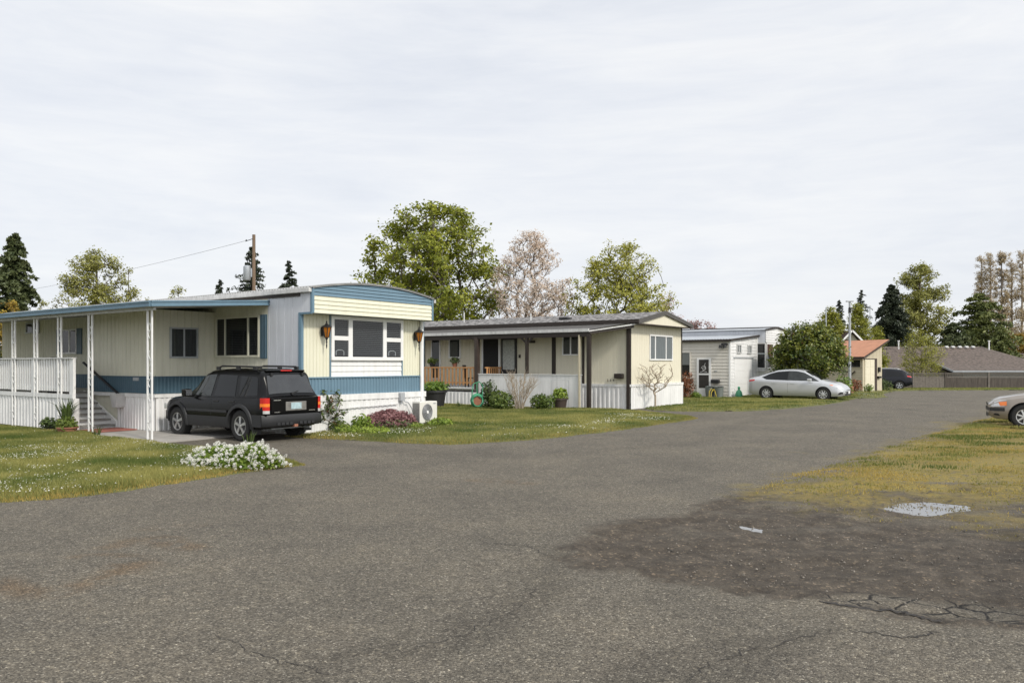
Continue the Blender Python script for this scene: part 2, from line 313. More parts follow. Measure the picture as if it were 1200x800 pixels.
# ------------------------------------------------------------------ the road surface: one real relief mesh, finer near the street corner
def base_z(x, y):
    x = np.atleast_1d(np.asarray(x, float)); y = np.atleast_1d(np.asarray(y, float))
    dd = sdpoly(x, y, DIRT); return gz(x, y)+.018*(fbm(x*.25, y*.25, 3, 5)-.5)-.035*sstep(.16, -.16, dd)*sstep(0, -.4, dd)
def make_road():
    ys = [1.6]
    while ys[-1] < 86: ys.append(ys[-1]*1.0062)
    ys = np.array(ys); ts = np.linspace(-1.0, 1.05, 620)
    Yg, T = np.meshgrid(ys, ts, indexing='ij'); X = Yg*T; Y = Yg.copy()
    z = gz(X, Y)+.018*(fbm(X*.25, Y*.25, 3, 5)-.5)
    n1 = fbm(X*1.1, Y*1.1, 4, 1); n2 = fbm(X*5, Y*5, 4, 2); n3 = fbm(X*.5, Y*.5, 3, 9)
    n4 = fbm(X*16, Y*16, 3, 6)
    dd = sdpoly(X, Y, DIRT)+(n1-.5)*.55+(n2-.5)*.30+(n4-.5)*.16
    dirt = sstep(.13, -.11, dd)*(1-.55*sstep(.50, .68, fbm(X*1.7, Y*3.1, 5, 17))*sstep(-.05, -.5, dd)*sstep(7.0, 9.5, Y))
    z = z-dirt*.035*sstep(0, -.4, dd)+dirt*(fbm(X*3, Y*3, 5, 3)-.5)*.055+dirt*(n4-.5)*.018
    # ruts in the dirt
    z += dirt*.014*np.sin((Y-.35*X+.5*n3)*7.0)*sstep(.3, .7, n1)
    al = sstep(.10, -.10, sdpoly(X, Y, ALLIG)+(n1-.5)*.3)
    dirt = dirt*(1-.85*sstep(.05, -.12, sdpoly(X, Y, ALLIG)+(n1-.5)*.25+(n2-.5)*.25))
    for P_, dep in ((PUD1, .055), (PUD2, .045)):
        cx = sum(p[0] for p in P_)/len(P_); cy = sum(p[1] for p in P_)/len(P_); k_ = 1.22 if P_ is PUD1 else 1.55
        dp = sdpoly(X, Y, [(cx+(p[0]-cx)*k_, cy+(p[1]-cy)*k_) for p in P_])+(n1-.5)*.16+(n2-.5)*.07; z -= dep*sstep(.04, -.24 if P_ is PUD1 else -.12, dp)
    moss = sstep(.35, -.45, sdpoly(X, Y, WEEDY)+(n1-.5)*1.2+(n2-.5)*.5)
    m2 = sstep(.9, -.2, sdpoly(X, Y, WEEDY)+(n1-.5)*2.2)*sstep(.46, .60, fbm(X*2.2, Y*5.5, 4, 22))
    mossf = (.45+.55*sstep(9.6, 11.5, Y+2*(n1-.5)))*np.maximum(moss*sstep(.22, .52, fbm(X*1.6, Y*3.2, 4, 21)+.12*np.clip(Y-10.5, -2, 3)), m2*.7)*sstep(.30, .46, n4+.25*sstep(12, 16, Y)+.1)
    rings = [[G(*p) for p in [(-40,690),(0,683),(31,694),(70,693),(129,676),(150,664)]], [G(*p) for p in [(93,652),(120,650),(155,652)]], [G(*p) for p in [(129,641),(160,633),(190,631),(227,640)]], [G(*p) for p in [(195,636),(225,640)]], [G(*p) for p in [(180,618),(230,615)]],[G(*p) for p in [(560,562),(620,566)]]]
    st = np.zeros_like(X)
    for k, (l, w) in enumerate(zip(rings, (.34, .14, .20, .22, .2, .2))):
        st = np.maximum(st, sstep(w, w*.1, sdline(X, Y, l)+(n1-.5)*.30+(n2-.5)*.25)*(.75, .5, .5, .6, .3, .4)[k]*sstep(.30, .62, n2))
    # darker worn wheel tracks and a resurfaced patch, plus a darker zone at the right
    trk_dark = sstep(.30, .0, sdline(X, Y, [G(*p) for p in [(330,800),(420,765),(520,760),(640,690),(655,640)]])+(n1-.5)*.3)*.55
    trk_dark = np.maximum(trk_dark, sstep(.10, -.03, sdpoly(X, Y, PATCH)+(n1-.5)*.15)*.5)
    trk_dark = np.maximum(trk_dark, sstep(.5, .0, sdline(X, Y, [(-7,20),(-4,17.2),(0,14.5),(4,17.5),(8,26),(13,36)])+(n1-.5)*1.2)*.3)
    dark_zone = sstep(.5, -.6, sdpoly(X, Y, [(4.4, 7.4), (5.6, 8.6), (9, 9.6), (14, 9), (14, 4.9), (4.6, 4.9), (3.4, 5.6)])+(n1-.5)*1.6+(n2-.5)*.5)  # darker zone over the right part of the dirt and road
    trk_dark = np.maximum(trk_dark, dark_zone*.8)
    r, c = X.shape; idx = np.arange(r*c).reshape(r, c)
    F = np.stack([idx[:-1, :-1], idx[:-1, 1:], idx[1:, 1:], idx[1:, :-1]], -1).reshape(-1, 4)
    V = np.stack([X, Y, z], -1).reshape(-1, 3)
    m = bpy.data.materials.new('chip seal asphalt'); m.use_nodes = True; nt = m.node_tree; L = nt.links; b = nt.nodes['Principled BSDF']
    b.inputs['Roughness'].default_value = .88; b.inputs['Specular IOR Level'].default_value = .35
    tc = nt.nodes.new('ShaderNodeTexCoord'); N = nt.nodes.new
    def noi(sc, det=3, rg=.5):
        n = N('ShaderNodeTexNoise'); n.inputs['Scale'].default_value = sc; n.inputs['Detail'].default_value = det; n.inputs['Roughness'].default_value = rg; L.new(tc.outputs['Object'], n.inputs['Vector']); return n.outputs['Fac']
    def ramp(src, stops):
        r_ = N('ShaderNodeValToRGB'); e = r_.color_ramp.elements
        e[0].position, e[0].color = stops[0][0], (*stops[0][1], 1); e[1].position, e[1].color = stops[-1][0], (*stops[-1][1], 1)
        for p_, c_ in stops[1:-1]: q = e.new(p_); q.color = (*c_, 1)
        L.new(src, r_.inputs['Fac']); return r_.outputs['Color']
    def mix(f, a_, b_, bl='MIX'):
        x = N('ShaderNodeMix'); x.data_type = 'RGBA'; x.blend_type = bl
        for s_, i_ in ((f, 0), (a_, 6), (b_, 7)):
            if hasattr(s_, 'links'): L.new(s_, x.inputs[i_])
            else: x.inputs[i_].default_value = s_ if i_ == 0 else (*s_, 1)
        return x.outputs[2]
    def att(n_): a_ = N('ShaderNodeAttribute'); a_.attribute_name = n_; return a_.outputs['Fac']
    v1 = N('ShaderNodeTexVoronoi'); v1.inputs['Scale'].default_value = 100; L.new(tc.outputs['Object'], v1.inputs['Vector'])
    bw = N('ShaderNodeSeparateColor'); L.new(v1.outputs['Color'], bw.inputs[0])
    chips = ramp(bw.outputs[0], [(0, (.055,.049,.040)), (.40, (.116,.104,.083)), (.80, (.168,.151,.121)), (.95, (.23,.21,.17)), (1, (.40,.37,.31))])
    v2 = N('ShaderNodeTexVoronoi'); v2.inputs['Scale'].default_value = 44; L.new(tc.outputs['Object'], v2.inputs['Vector'])
    bw2 = N('ShaderNodeSeparateColor'); L.new(v2.outputs['Color'], bw2.inputs[0])
    big = ramp(bw2.outputs[1], [(0, (.7,.7,.7)), (.86, (1,1,1)), (.97, (1.35,1.33,1.27)), (1, (2.0,1.95,1.8))])
    col = mix(.55, chips, big, 'MULTIPLY')
    mott = ramp(noi(.55, 8, .72), [(.3, (.72,.72,.73)), (.5, (.98,.975,.97)), (.7, (1.22,1.19,1.14))])
    col = mix(1.0, col, mott, 'MULTIPLY')
    spk = ramp(noi(2.6, 9, .8), [(.28, (.55,.52,.50)), (.40, (1,1,1)), (.70, (1.06,1.05,1.03))]); col = mix(1.0, col, spk, 'MULTIPLY')
    mott2 = ramp(noi(11, 8, .8), [(.3, (.72,.72,.72)), (.7, (1.26,1.25,1.23))])
    col = mix(1.0, col, mott2, 'MULTIPLY')
    col = mix(att('track_dark'), col, mix(1.0, col, (.62,.62,.62), 'MULTIPLY'))
    col = mix(att('stain'), col, mix(1.0, col, (.92,.70,.50), 'MULTIPLY'))
    dcol = mix(.6, ramp(noi(5, 8, .7), [(.3, (.038,.031,.024)), (.5, (.074,.061,.047)), (.7, (.125,.104,.081))]), ramp(noi(60, 3), [(.35, (.55,.55,.55)), (.7, (1.3,1.28,1.2))]), 'MULTIPLY')
    stones = ramp(bw2.outputs[2], [(0, (.8,.8,.8)), (.9, (1.1,1.1,1.1)), (.97, (2.4,2.3,2.1)), (1, (3.4,3.2,3.0))])
    dcol = mix(.7, dcol, stones, 'MULTIPLY')
    dcol = mix(att('track_dark'), dcol, mix(1.0, dcol, (.58,.57,.56), 'MULTIPLY'))
    col = mix(att('dirt'), col, dcol)
    mcol = ramp(noi(9, 6, .7), [(.28, (.10,.088,.050)), (.42, (.19,.155,.055)), (.55, (.25,.195,.050)), (.64, (.28,.195,.045)), (.75, (.13,.145,.035))])
    mcol = mix(.6, mcol, ramp(noi(70, 3), [(.3, (.5,.5,.5)), (.7, (1.4,1.4,1.4))]), 'MULTIPLY')
    col = mix(att('moss'), col, mcol)
    # alligator cracking
    vc = N('ShaderNodeTexVoronoi'); vc.feature = 'DISTANCE_TO_EDGE'; vc.inputs['Scale'].default_value = 3.6
    wv = N('ShaderNodeTexNoise'); wv.inputs['Scale'].default_value = 5; wv.inputs['Detail'].default_value = 5; L.new(tc.outputs['Object'], wv.inputs['Vector'])
    av = N('ShaderNodeVectorMath'); av.operation = 'MULTIPLY_ADD'; L.new(wv.outputs['Color'], av.inputs[0]); av.inputs[1].default_value = (.06,.06,.06); L.new(tc.outputs['Object'], av.inputs[2])
    L.new(av.outputs[0], vc.inputs['Vector'])
    cr = N('ShaderNodeMapRange'); cr.inputs[1].default_value = .012; cr.inputs[2].default_value = .05; cr.inputs[3].default_value = 1; cr.inputs[4].default_value = 0; L.new(vc.outputs['Distance'], cr.inputs[0])
    crm = N('ShaderNodeMath'); crm.operation = 'MULTIPLY'; L.new(cr.outputs[0], crm.inputs[0]); L.new(att('allig'), crm.inputs[1])
    col = mix(crm.outputs[0], col, (.012,.011,.010))
    L.new(col, b.inputs['Base Color'])
    bp = N('ShaderNodeBump'); bp.inputs['Strength'].default_value = .7; bp.inputs['Distance'].default_value = .012
    h1 = N('ShaderNodeMath'); h1.operation = 'SUBTRACT'; L.new(v1.outputs['Distance'], h1.inputs[1]); L.new(noi(40, 4), h1.inputs[0])
    h2 = N('ShaderNodeMath'); h2.operation = 'MULTIPLY_ADD'; L.new(crm.outputs[0], h2.inputs[0]); h2.inputs[1].default_value = -1.5; L.new(h1.outputs[0], h2.inputs[2])
    L.new(h2.outputs[0], bp.inputs['Height']); L.new(bp.outputs['Normal'], b.inputs['Normal'])
    o = npmesh('road', V, F, m, {k: ('POINT', a.ravel()) for k, a in (('dirt', dirt), ('moss', mossf), ('stain', st), ('track_dark', trk_dark), ('allig', al))}, smooth=True)
    return tag(o, kind='structure')
make_road()
g = MB(); s_ = 900
P_ = []
for y in (-300, -50, 0, 30, 50, 60, 70, 80, 120, 300, 900):
    P_.append([(x, y, float(gz(x, y))-.10) for x in (-900, -100, 0, 100, 900)])
g.grid(P_); M['soil'] = mat('distant turf', (.10, .105, .04), .95, var=.4, vs=.3); tag(g.build('ground', 'soil'), kind='structure')
# long thin cracks lying open in the road surface
def crack(pts, w, seed):
    rr = random.Random(seed); mb = MB(); fine = []
    for (a, b) in zip(pts[:-1], pts[1:]):
        n = 14
        for i in range(n): t = i/n; fine.append((a[0]+(b[0]-a[0])*t+rr.gauss(0, .02), a[1]+(b[1]-a[1])*t+rr.gauss(0, .02)))
    fine.append(pts[-1]); P = []
    for i, p in enumerate(fine):
        q = fine[min(i+1, len(fine)-1)]; o = fine[max(i-1, 0)]; dx, dy = q[0]-o[0], q[1]-o[1]; l = math.hypot(dx, dy)+1e-9
        ww = w*(.3+.9*rr.random())*min(1, (i+1)/6, (len(fine)-i)/6); nx, ny = -dy/l*ww/2, dx/l*ww/2
        zz = float(.018*(fbm(np.array([p[0]*.25]), np.array([p[1]*.25]), 3, 5)[0]-.5))+.004
        P.append([(p[0]+nx, p[1]+ny, zz), (p[0]-nx, p[1]-ny, zz)])
    mb.grid(P); tag(mb.build('road_crack', 'crack'), kind='structure')
M['crack'] = mat('tar dark crack', (.03, .027, .024), .9)
for k, (pp, w) in enumerate([([(958,703),(1010,712),(1060,717),(1103,728)], .035), ([(990,736),(1060,748),(1100,738)], .016), ([(430,770),(520,752),(600,720),(640,680)], .007), ([(250,745),(330,775),(400,790)], .007), ([(640,652),(620,640),(560,636)], .010), ([(800,795),(850,770),(985,736)], .008)]):
    crack([G(*p) for p in pp], w, k)
# puddles
M['water'] = mat('puddle water', (.05, .045, .035), .02, spec=1.0)
M['water'].node_tree.nodes['Principled BSDF'].inputs['IOR'].default_value = 3.0
for nm, P_, zz in (('puddle', PUD1, -.020), ('puddle', PUD2, -.024)):
    cx = sum(p[0] for p in P_)/len(P_); cy = sum(p[1] for p in P_)/len(P_); zz += float(base_z(cx, cy)[0])
    mb = MB(); mb.face([(cx+(p[0]-cx)*(1.25 if P_ is PUD1 else 1.6), cy+(p[1]-cy)*(1.25 if P_ is PUD1 else 1.6), zz) for p in P_]); tag(mb.build(nm, 'water'), kind='structure')
# ------------------------------------------------------------------ lawns
M['turf'] = mat('turf', (.135, .13, .045), .95, var=.4, vs=2.5, col2=(.08, .095, .025), bump=.8, bs=30)
M['blade'] = mat('grass blades', (.085, .125, .020), .7, attr='t', col2=(.33, .31, .095), trans=.35)
M['blade2'] = mat('dry grass blades', (.16, .17, .035), .7, attr='t', col2=(.42, .31, .085), trans=.3)
M['petal'] = mat('white petals', (.80, .79, .70), .6, trans=.3)
M['petal2'] = mat('candytuft petals', (.82, .81, .76), .6, trans=.3)
def lawn(name, poly, cell, amp=.20):
    xs = [p[0] for p in poly]; ys = [p[1] for p in poly]
    X, Y = np.meshgrid(np.arange(min(xs)-.3, max(xs)+.3, cell), np.arange(min(ys)-.3, max(ys)+.3, cell), indexing='ij')
    d = sdpoly(X, Y, poly)+(fbm(X*1.8, Y*1.8, 4, 31)-.5)*amp*1.6
    z = gz(X, Y)+np.clip(-d, -.25, .25)*.18+.015+.02*(fbm(X*.8, Y*.8, 3, 8)-.5)
    r, c = X.shape; idx = np.arange(r*c).reshape(r, c)
    keep = (d[:-1, :-1] < .12)
    F = np.stack([idx[:-1, :-1], idx[1:, :-1], idx[1:, 1:], idx[:-1, 1:]], -1)[keep]
    used, inv = np.unique(F, return_inverse=True); V = np.stack([X, Y, z], -1).reshape(-1, 3)[used]
    return tag(npmesh(name, V, inv.reshape(-1, 4), 'turf', smooth=True), kind='structure')
def blades(name, poly, n, h=(.03, .06), w=.010, m='blade', margin=.0, dens=None, bounds=None, tb=.5, seed=1, ts=.35, lean=.7):
    q = np.random.default_rng(seed); xs = [p[0] for p in poly]; ys = [p[1] for p in poly]
    x0, x1, y0, y1 = bounds or (min(xs), max(xs), min(ys), max(ys))
    x = q.uniform(x0-.1, x1+.1, n); y = q.uniform(y0-.1, y1+.1, n)
    d = sdpoly(x, y, poly)+(fbm(x*1.8, y*1.8, 4, 31)-.5)*.32
    k = (d < margin)
    if dens is not None: k &= q.random(n) < dens(x, y)
    x, y, d = x[k], y[k], d[k]; n = len(x)
    z = gz(x, y)+np.clip(-d, -.25, .25)*.18+.013+.02*(fbm(x*.8, y*.8, 3, 8)-.5)
    a = q.uniform(0, 2*math.pi, n); hh = q.uniform(*h, n)*(.6+.9*fbm(x*1.2, y*1.2, 3, 41)); ww = w*q.uniform(.6, 1.4, n)
    la = q.uniform(0, 2*math.pi, n); ll = hh*q.uniform(0, lean, n)
    B = np.stack([x, y, z], -1); s = np.stack([np.cos(a)*ww/2, np.sin(a)*ww/2, 0*a], -1)
    T = B+np.stack([np.cos(la)*ll, np.sin(la)*ll, hh], -1)
    V = np.stack([B-s, B+s, T], 1).reshape(-1, 3); F = np.arange(3*n).reshape(-1, 3)
    t = np.clip(tb+(fbm(x*.9, y*.9, 4, 51)-.5)*2.2+q.normal(0, ts*.5, n), 0, 1)
    return tag(npmesh(name, V, F, m, {'t': ('FACE', t)}), name.replace('_', ' '), None, kind='stuff')
def clover(name, pts, s=.012, seed=3):
    q = np.random.default_rng(seed); x, y, z = pts; n = len(x); a = q.uniform(0, 6.28, n); sc = s*q.uniform(.6, 1.3, n)
    V = []; c = np.stack([x, y, z], -1)
    offs = [(1,0,0),(0,1,0),(-1,0,0),(0,-1,0)]; V = []
    for ox, oy, _ in offs: V.append(c+np.stack([(ox*np.cos(a)-oy*np.sin(a))*sc, (ox*np.sin(a)+oy*np.cos(a))*sc, 0*a], -1))
    V.append(c+np.array([0, 0, 1])*sc[:, None]*1.1)
    V = np.stack(V, 1).reshape(-1, 3); b = np.arange(n)[:, None]*5
    F = np.concatenate([b+np.array([0,1,4]), b+np.array([1,2,4]), b+np.array([2,3,4]), b+np.array([3,0,4])])
    return tag(npmesh(name, V, F, 'petal'), name.replace('_', ' '), None, kind='stuff')
lawn('lawn', LAWN1, .07); lawn('lawn', LAWN2, .09); lawn('lawn', LAWN3, .12); lawn('lawn', LAWN4, .3)
lv = (-16, -3.4, 9.6, 22)
blades('grass_of_the_near_left_lawn', LAWN1, 560000, (.03, .075), .012, bounds=lv, tb=.50, seed=11)
blades('grass_of_the_middle_lawn', LAWN2, 210000, (.03, .06), .014, tb=.52, seed=12)
blades('grass_of_the_lawn_by_the_white_house', LAWN3, 60000, (.03, .07), .03, tb=.42, seed=13)
blades('grass_along_the_far_fence', LAWN4, 60000, (.04, .10), .05, tb=.5, seed=14, bounds=(15, 62, 38, 79))
# rougher tufts where lawns meet the road
for k, (P_, nn, bb) in enumerate(((LAWN1, 90000, lv), (LAWN2, 60000, None))):
    blades('dry_grass_at_a_lawn_edge', P_, nn*6, (.02, .05), .012, m='blade2', margin=.10, bounds=bb, tb=.55, seed=20+k, dens=lambda x, y, P_=P_: sstep(.35, .0, np.abs(sdpoly(x, y, P_)))*.8)
blades('weeds_and_moss_on_the_gravel_verge', WEEDY, 520000, (.012, .035), .014, m='blade2', margin=.5, bounds=(2.8, 19, 8.0, 28), tb=.52, seed=31,
       dens=lambda x, y: (sstep(.42, .66, fbm(x*1.2, y*2.6, 4, 21)+.06*(fbm(x*9, y*9, 2, 4)-.5))*sstep(8.8, 11.5, y)*.6+.05)*(sdpoly(x, y, PUD1) > .20))
blades('green_tufts_on_the_gravel_verge', WEEDY, 260000, (.03, .07), .014, margin=-.2, bounds=(5, 22, 12, 30), tb=.40, seed=32,
       dens=lambda x, y: sstep(.52, .70, fbm(x*.8, y*1.8, 4, 61)+.02*(y-15))*(sdpoly(x, y, PUD1) > .15))
q = np.random.default_rng(5)
x = q.uniform(-15, -4, 26000); y = q.uniform(9.8, 20, 26000); d = sdpoly(x, y, LAWN1)
k = (d < -.1) & (q.random(len(x)) < sstep(.44, .68, fbm(x*.9, y*.9, 4, 71))*.6+.04)
clover('clover_flowers_in_the_left_lawn', (x[k], y[k], np.full(k.sum(), .088)), .013)
x = q.uniform(-5, 5, 9000); y = q.uniform(17, 27, 9000); d = sdpoly(x, y, LAWN2)
k = (d < -.1) & (d > -2.2) & (q.random(len(x)) < sstep(.42, .68, fbm(x*.7, y*.7, 4, 73))*.8)
clover('clover_flowers_in_the_middle_lawn', (x[k], y[k], np.full(k.sum(), .07)), .017)
# loose stones
def stones(name, poly, n, s0, s1, seed, bounds, zoff=-.03):
    q = np.random.default_rng(seed); x = q.uniform(bounds[0], bounds[1], n); y = q.uniform(bounds[2], bounds[3], n)
    k = sdpoly(x, y, poly) < -.03; k &= q.random(n) < .15+sstep(.45, .65, fbm(x*2.5, y*2.5, 3, 77)); x, y = x[k], y[k]; n = len(x)
    base = np.array([(1,0,0),(0,1,0),(-1,0,0),(0,-1,0),(0,0,1),(0,0,-1)], float)
    s = q.uniform(s0, s1, n)**1.0*q.choice([.5, .8, 1], n); V = base[None]*s[:, None, None]*q.uniform(.6, 1.2, (n, 6, 1))
    a = q.uniform(0, 6.28, n); ca, sa = np.cos(a)[:, None], np.sin(a)[:, None]
    V = np.stack([V[..., 0]*ca-V[..., 1]*sa, V[..., 0]*sa+V[..., 1]*ca, V[..., 2]*.7], -1)+np.stack([x, y, np.full(n, zoff)], -1)[:, None]
    f = np.array([(0,1,4),(1,2,4),(2,3,4),(3,0,4),(1,0,5),(2,1,5),(3,2,5),(0,3,5)]); F = (np.arange(n)[:, None, None]*6+f).reshape(-1, 3)
    return tag(npmesh(name, V.reshape(-1, 3), F, 'stone', {'t': ('FACE', np.repeat(q.random(n), 8))}), name.replace('_', ' '), None, kind='stuff')
M['stone'] = mat('gravel stone', (.06, .055, .048), .9, attr='t', col2=(.28, .25, .21))
stones('loose_gravel_in_the_dirt_patch', DIRT, 9000, .004, .016, 3, (.3, 9, 5, 12.5), -.028)
stones('scattered_chips_on_the_road', [(-6, 3.5), (6, 3.5), (7, 9), (-9, 9)], 2500, .003, .008, 4, (-6, 5, 3.8, 8), .006)
# ------------------------------------------------------------------ HOME 1: cream and blue single-wide
TH = R(53.8)
U_ = (math.cos(TH), math.sin(TH)); V_ = (-math.sin(TH), math.cos(TH))
def W(L, x, y): return (L[0]+U_[0]*x+V_[0]*y, L[1]+U_[1]*x+V_[1]*y)
L1 = (-5.16, 19.35); L2 = (4.56, 30.6); L3 = (11.13, 40.5)
h1 = empty('mobile_home', (*L1, 0), TH, 'cream and blue mobile home with curved roof front and carport awning behind the black car', 'mobile home')
W1, D1 = 4.40, 17.0
def arc1(x): return 3.58+.225*(1-((x-2.18)/2.22)**2)
mb = MB(); mb.box(.03, W1-.03, .03, D1, .3, 3.45); mb.build('inner_wall', 'offcream', h1)
F0 = fr(0); S0 = sd(0)
mb = MB(); vgroove(mb, S0, .0, 1.27, .98, 3.45, .30, .02, .01); mb.build('wall', 'greywall', h1)
mb = MB(); vgroove(mb, S0, 1.27, D1, 1.40, 3.45, .20, .025, .012); mb.build('wall', 'offcream', h1)
mb = MB(); ribs(mb, S0, 1.27, D1, .96, 1.40, .13, .012); mb.pbox(S0, 1.27, D1, 1.385, 1.41, 0, .02); mb.build('wall_band', 'navy', h1)
mb = MB(); ribs(mb, S0, 0, D1, .0, .86, .16, .025, .02); mb.pbox(S0, -.03, D1, .86, .96, 0, .055); mb.build('skirting', 'white', h1)
mb = MB(); vgroove(mb, F0, .07, .92, 1.40, 2.97, .105, .018, .012, .01); mb.build('front_wall_panel', 'cream', h1); mb = MB(); vgroove(mb, F0, 3.52, 4.24, 1.40, 2.97, .105, .018, .012, .01); mb.build('front_wall_panel', 'cream', h1)
mb = MB(); mb.pbox(F0, 4.33, 4.40, .96, 2.97, -.02, .035); mb.build('corner_trim', 'blue', h1)
mb = MB(); mb.pbox(F0, 0, .07, .96, 2.97, -.02, .035); mb.pbox(sd(0), -.0, .06, .96, 2.97, .0, .015); mb.build('corner_trim', 'blue', h1)
mb = MB(); mb.pbox(F0, .90, .945, 1.40, 2.97, 0, .03); mb.build('panel_trim', 'blue', h1); mb = MB(); mb.pbox(F0, 3.49, 3.53, 1.40, 2.97, 0, .03)
mb.build('panel_trim', 'blue', h1)
mb = MB(); laps(mb, F0, .945, 3.49, 1.40, 1.84, .145, .02, .004); mb.pbox(F0, .945, 3.49, 1.40, 1.42, 0, .03); mb.build('front_lap_siding', 'white', h1)
mb = MB(); ribs(mb, F0, .07, 4.33, .955, 1.375, .105, .02, .01); mb.pbox(F0, .07, 4.33, 1.375, 1.41, 0, .05); mb.build('front_band', 'blue', h1)
mb = MB(); ribs(mb, F0, -.02, 4.42, .0, .80, .17, .022, .045); mb.pbox(F0, -.03, 4.43, .80, .955, 0, .085); mb.pbox(F0, -.02, 4.42, .0, .05, 0, .07); mb.build('front_skirting', 'white', h1)
mb = MB(); mb.box(W1-.02, W1+.02, .02, D1, .0, .95); mb.build('skirting', 'white', h1)
mb = MB(); mb.box(W1-.03, W1+.005, .02, D1, .95, 3.45); mb.build('wall', 'cream', h1)
w = window(h1, F0, 1.02, 3.42, 1.92, 2.87, muls=((1.50, 1.64), (2.74, 2.87)), rails=((1.02, 1.50, 2.34, 2.45), (2.87, 3.42, 2.34, 2.45)), fw=.09, blind='slats', d=.02, proud=.05, slat=.05)
for a in (1.10, 2.97): mb = MB(); mb.tube([F0(a, .035, 1.96), F0(a, .035, 2.06), F0(a+.06, .035, 2.09), F0(a+.2, .035, 2.09), F0(a+.26, .035, 2.06), F0(a+.26, .035, 1.96)], .012, 6); mb.build('window_ornament', 'white2', w)
# boxed fascia with curved top
YF = -.43
Ff = fr(YF)
mb = MB(); mb.box(.005, 4.345, YF+.02, .02, 2.975, 3.40); mb.build('fascia_box', 'greywall', h1)
mb = MB(); laps(mb, Ff, .06, 4.30, 2.97, 3.395, .105, .020, -.015); mb.build('front_fascia', 'cream', h1)
mb = MB(); z = 3.395
nx = 40
for k in range(5):
    P = []
    for zz, d in ((z, .020), (z+.083, .0)):
        P.append([Ff(.06+4.24*i/nx, d-.015, min(zz, arc1(.06+4.24*i/nx)-.01)) for i in range(nx+1)])
    mb.grid(P); z += .085
mb.build('front_fascia', 'blue', h1)
mb = MB(); mb.pbox(Ff, 4.285, 4.35, 2.965, 3.57, -.03, .012); mb.build('fascia_trim', 'blue', h1)
mb = MB(); mb.pbox(Ff, 0, .065, 2.965, 3.57, -.03, .012)
mb.pbox(sd(0), YF, YF+.05, 2.965, 3.50, -.0, .012); mb.pbox(sd(0), YF, .06, 2.94, 2.99, -.02, .014)
mb.build('fascia_trim', 'blue', h1)
mb = MB(); vgroove(mb, sd(0), YF+.05, 0, 2.985, 3.50, .3, .02, .01, .002); mb.build('fascia_side', 'greywall', h1); mb = MB(); mb.box(4.33, 4.347, YF+.03, .02, 2.97, 3.52); mb.build('fascia_side', 'greywall', h1)
# roof: corrugated sheet with ribs running across
P = []; y = YF-.05; i = 0
while y < D1+.1:
    P.append([(x, y, arc1(x)+(.022 if i % 2 else 0)) for x in np.linspace(-.07, 4.42, 25)]); y += .055; i += 1
mb = MB(); mb.grid(P); roof = mb.build('roof', 'roofmetal', h1)
mb = MB(); mb.box(-.11, -.02, YF-.02, D1, 3.46, 3.575); mb.box(4.38, 4.45, YF-.02, D1, 3.46, 3.575); mb.build('gutter', 'greywhite', h1, bevel=.015)
mb = MB(); mb.box(-.03, .0, 0, D1, 3.385, 3.46); mb.build('painted_shadow_gap', 'brown', h1)  # dark strip painted in as the shade of the gap below the gutter
mb = MB()
P = [[Ff(.0+4.35*i/nx, .035, arc1(4.35*i/nx)-.03+dz) for i in range(nx+1)] for dz in (0, .045)]; mb.grid(P)
P = [[Ff(.0+4.35*i/nx, dd_, arc1(4.35*i/nx)+.016) for i in range(nx+1)] for dd_ in (.035, -.05)]; mb.grid(P)
mb.build('roof_edge', 'roofmetal', roof)
# downspout, conduit, meter box
mb = MB(); mb.tube([F0(4.26, .07, 2.97), F0(4.26, .07, .75), F0(4.26, .10, .60), F0(4.26, .10, .45)], .055, 10); mb.build('downspout', 'white2', h1, smooth=40)
mb = MB(); mb.tube([F0(.6, .10, .56), F0(1.6, .10, .60), F0(3.25, .10, .63)], .015, 6); mb.build('conduit', 'greywhite', h1)
mb = MB(); mb.pbox(F0, 3.30, 3.47, .72, .94, .085, .17); mb.tube([F0(3.38, .12, .72), F0(3.38, .12, .63)], .02, 6); mb.tube([F0(3.47, .13, .70), F0(3.62, .15, .66), F0(3.75, .16, .5), F0(3.78, .2, .3)], .014, 6); mb.build('electric_box', 'steel', h1)
# lanterns
def lantern(a, z):
    p = fr(.0); mb = MB(); c = p(a, .19, z)
    mb.pbox(p, a-.05, a+.05, z-.12, z+.10, .03, .055); mb.bar(p(a, .05, z+.02), p(a, .13, z+.02), .035)
    mb.lathe([(.0, .26), (.018, .25), (.02, .22), (.008, .205), (.03, .20), (.04, .17), (.135, .12), (.14, .10), (.12, .095)], c, n=6)
    mb.lathe([(.045, -.17), (.052, -.15), (.03, -.19), (.016, -.23), (.024, -.27), (.014, -.31), (.02, -.36), (.008, -.43), (0, -.44)], c, n=6)
    for k in range(6):
        t = math.pi/3*k; mb.bar((c[0]+.115*math.cos(t), c[1]+.115*math.sin(t), c[2]+.10), (c[0]+.05*math.cos(t), c[1]+.05*math.sin(t), c[2]-.16), .014)
    o = mb.build('wall_lantern', 'black', h1)
    g = MB(); g.lathe([(.108, .10), (.046, -.155)], c, n=6); g.build('lantern_glass', 'amber', o)
lantern(.66, 2.55); lantern(4.02, 2.53)
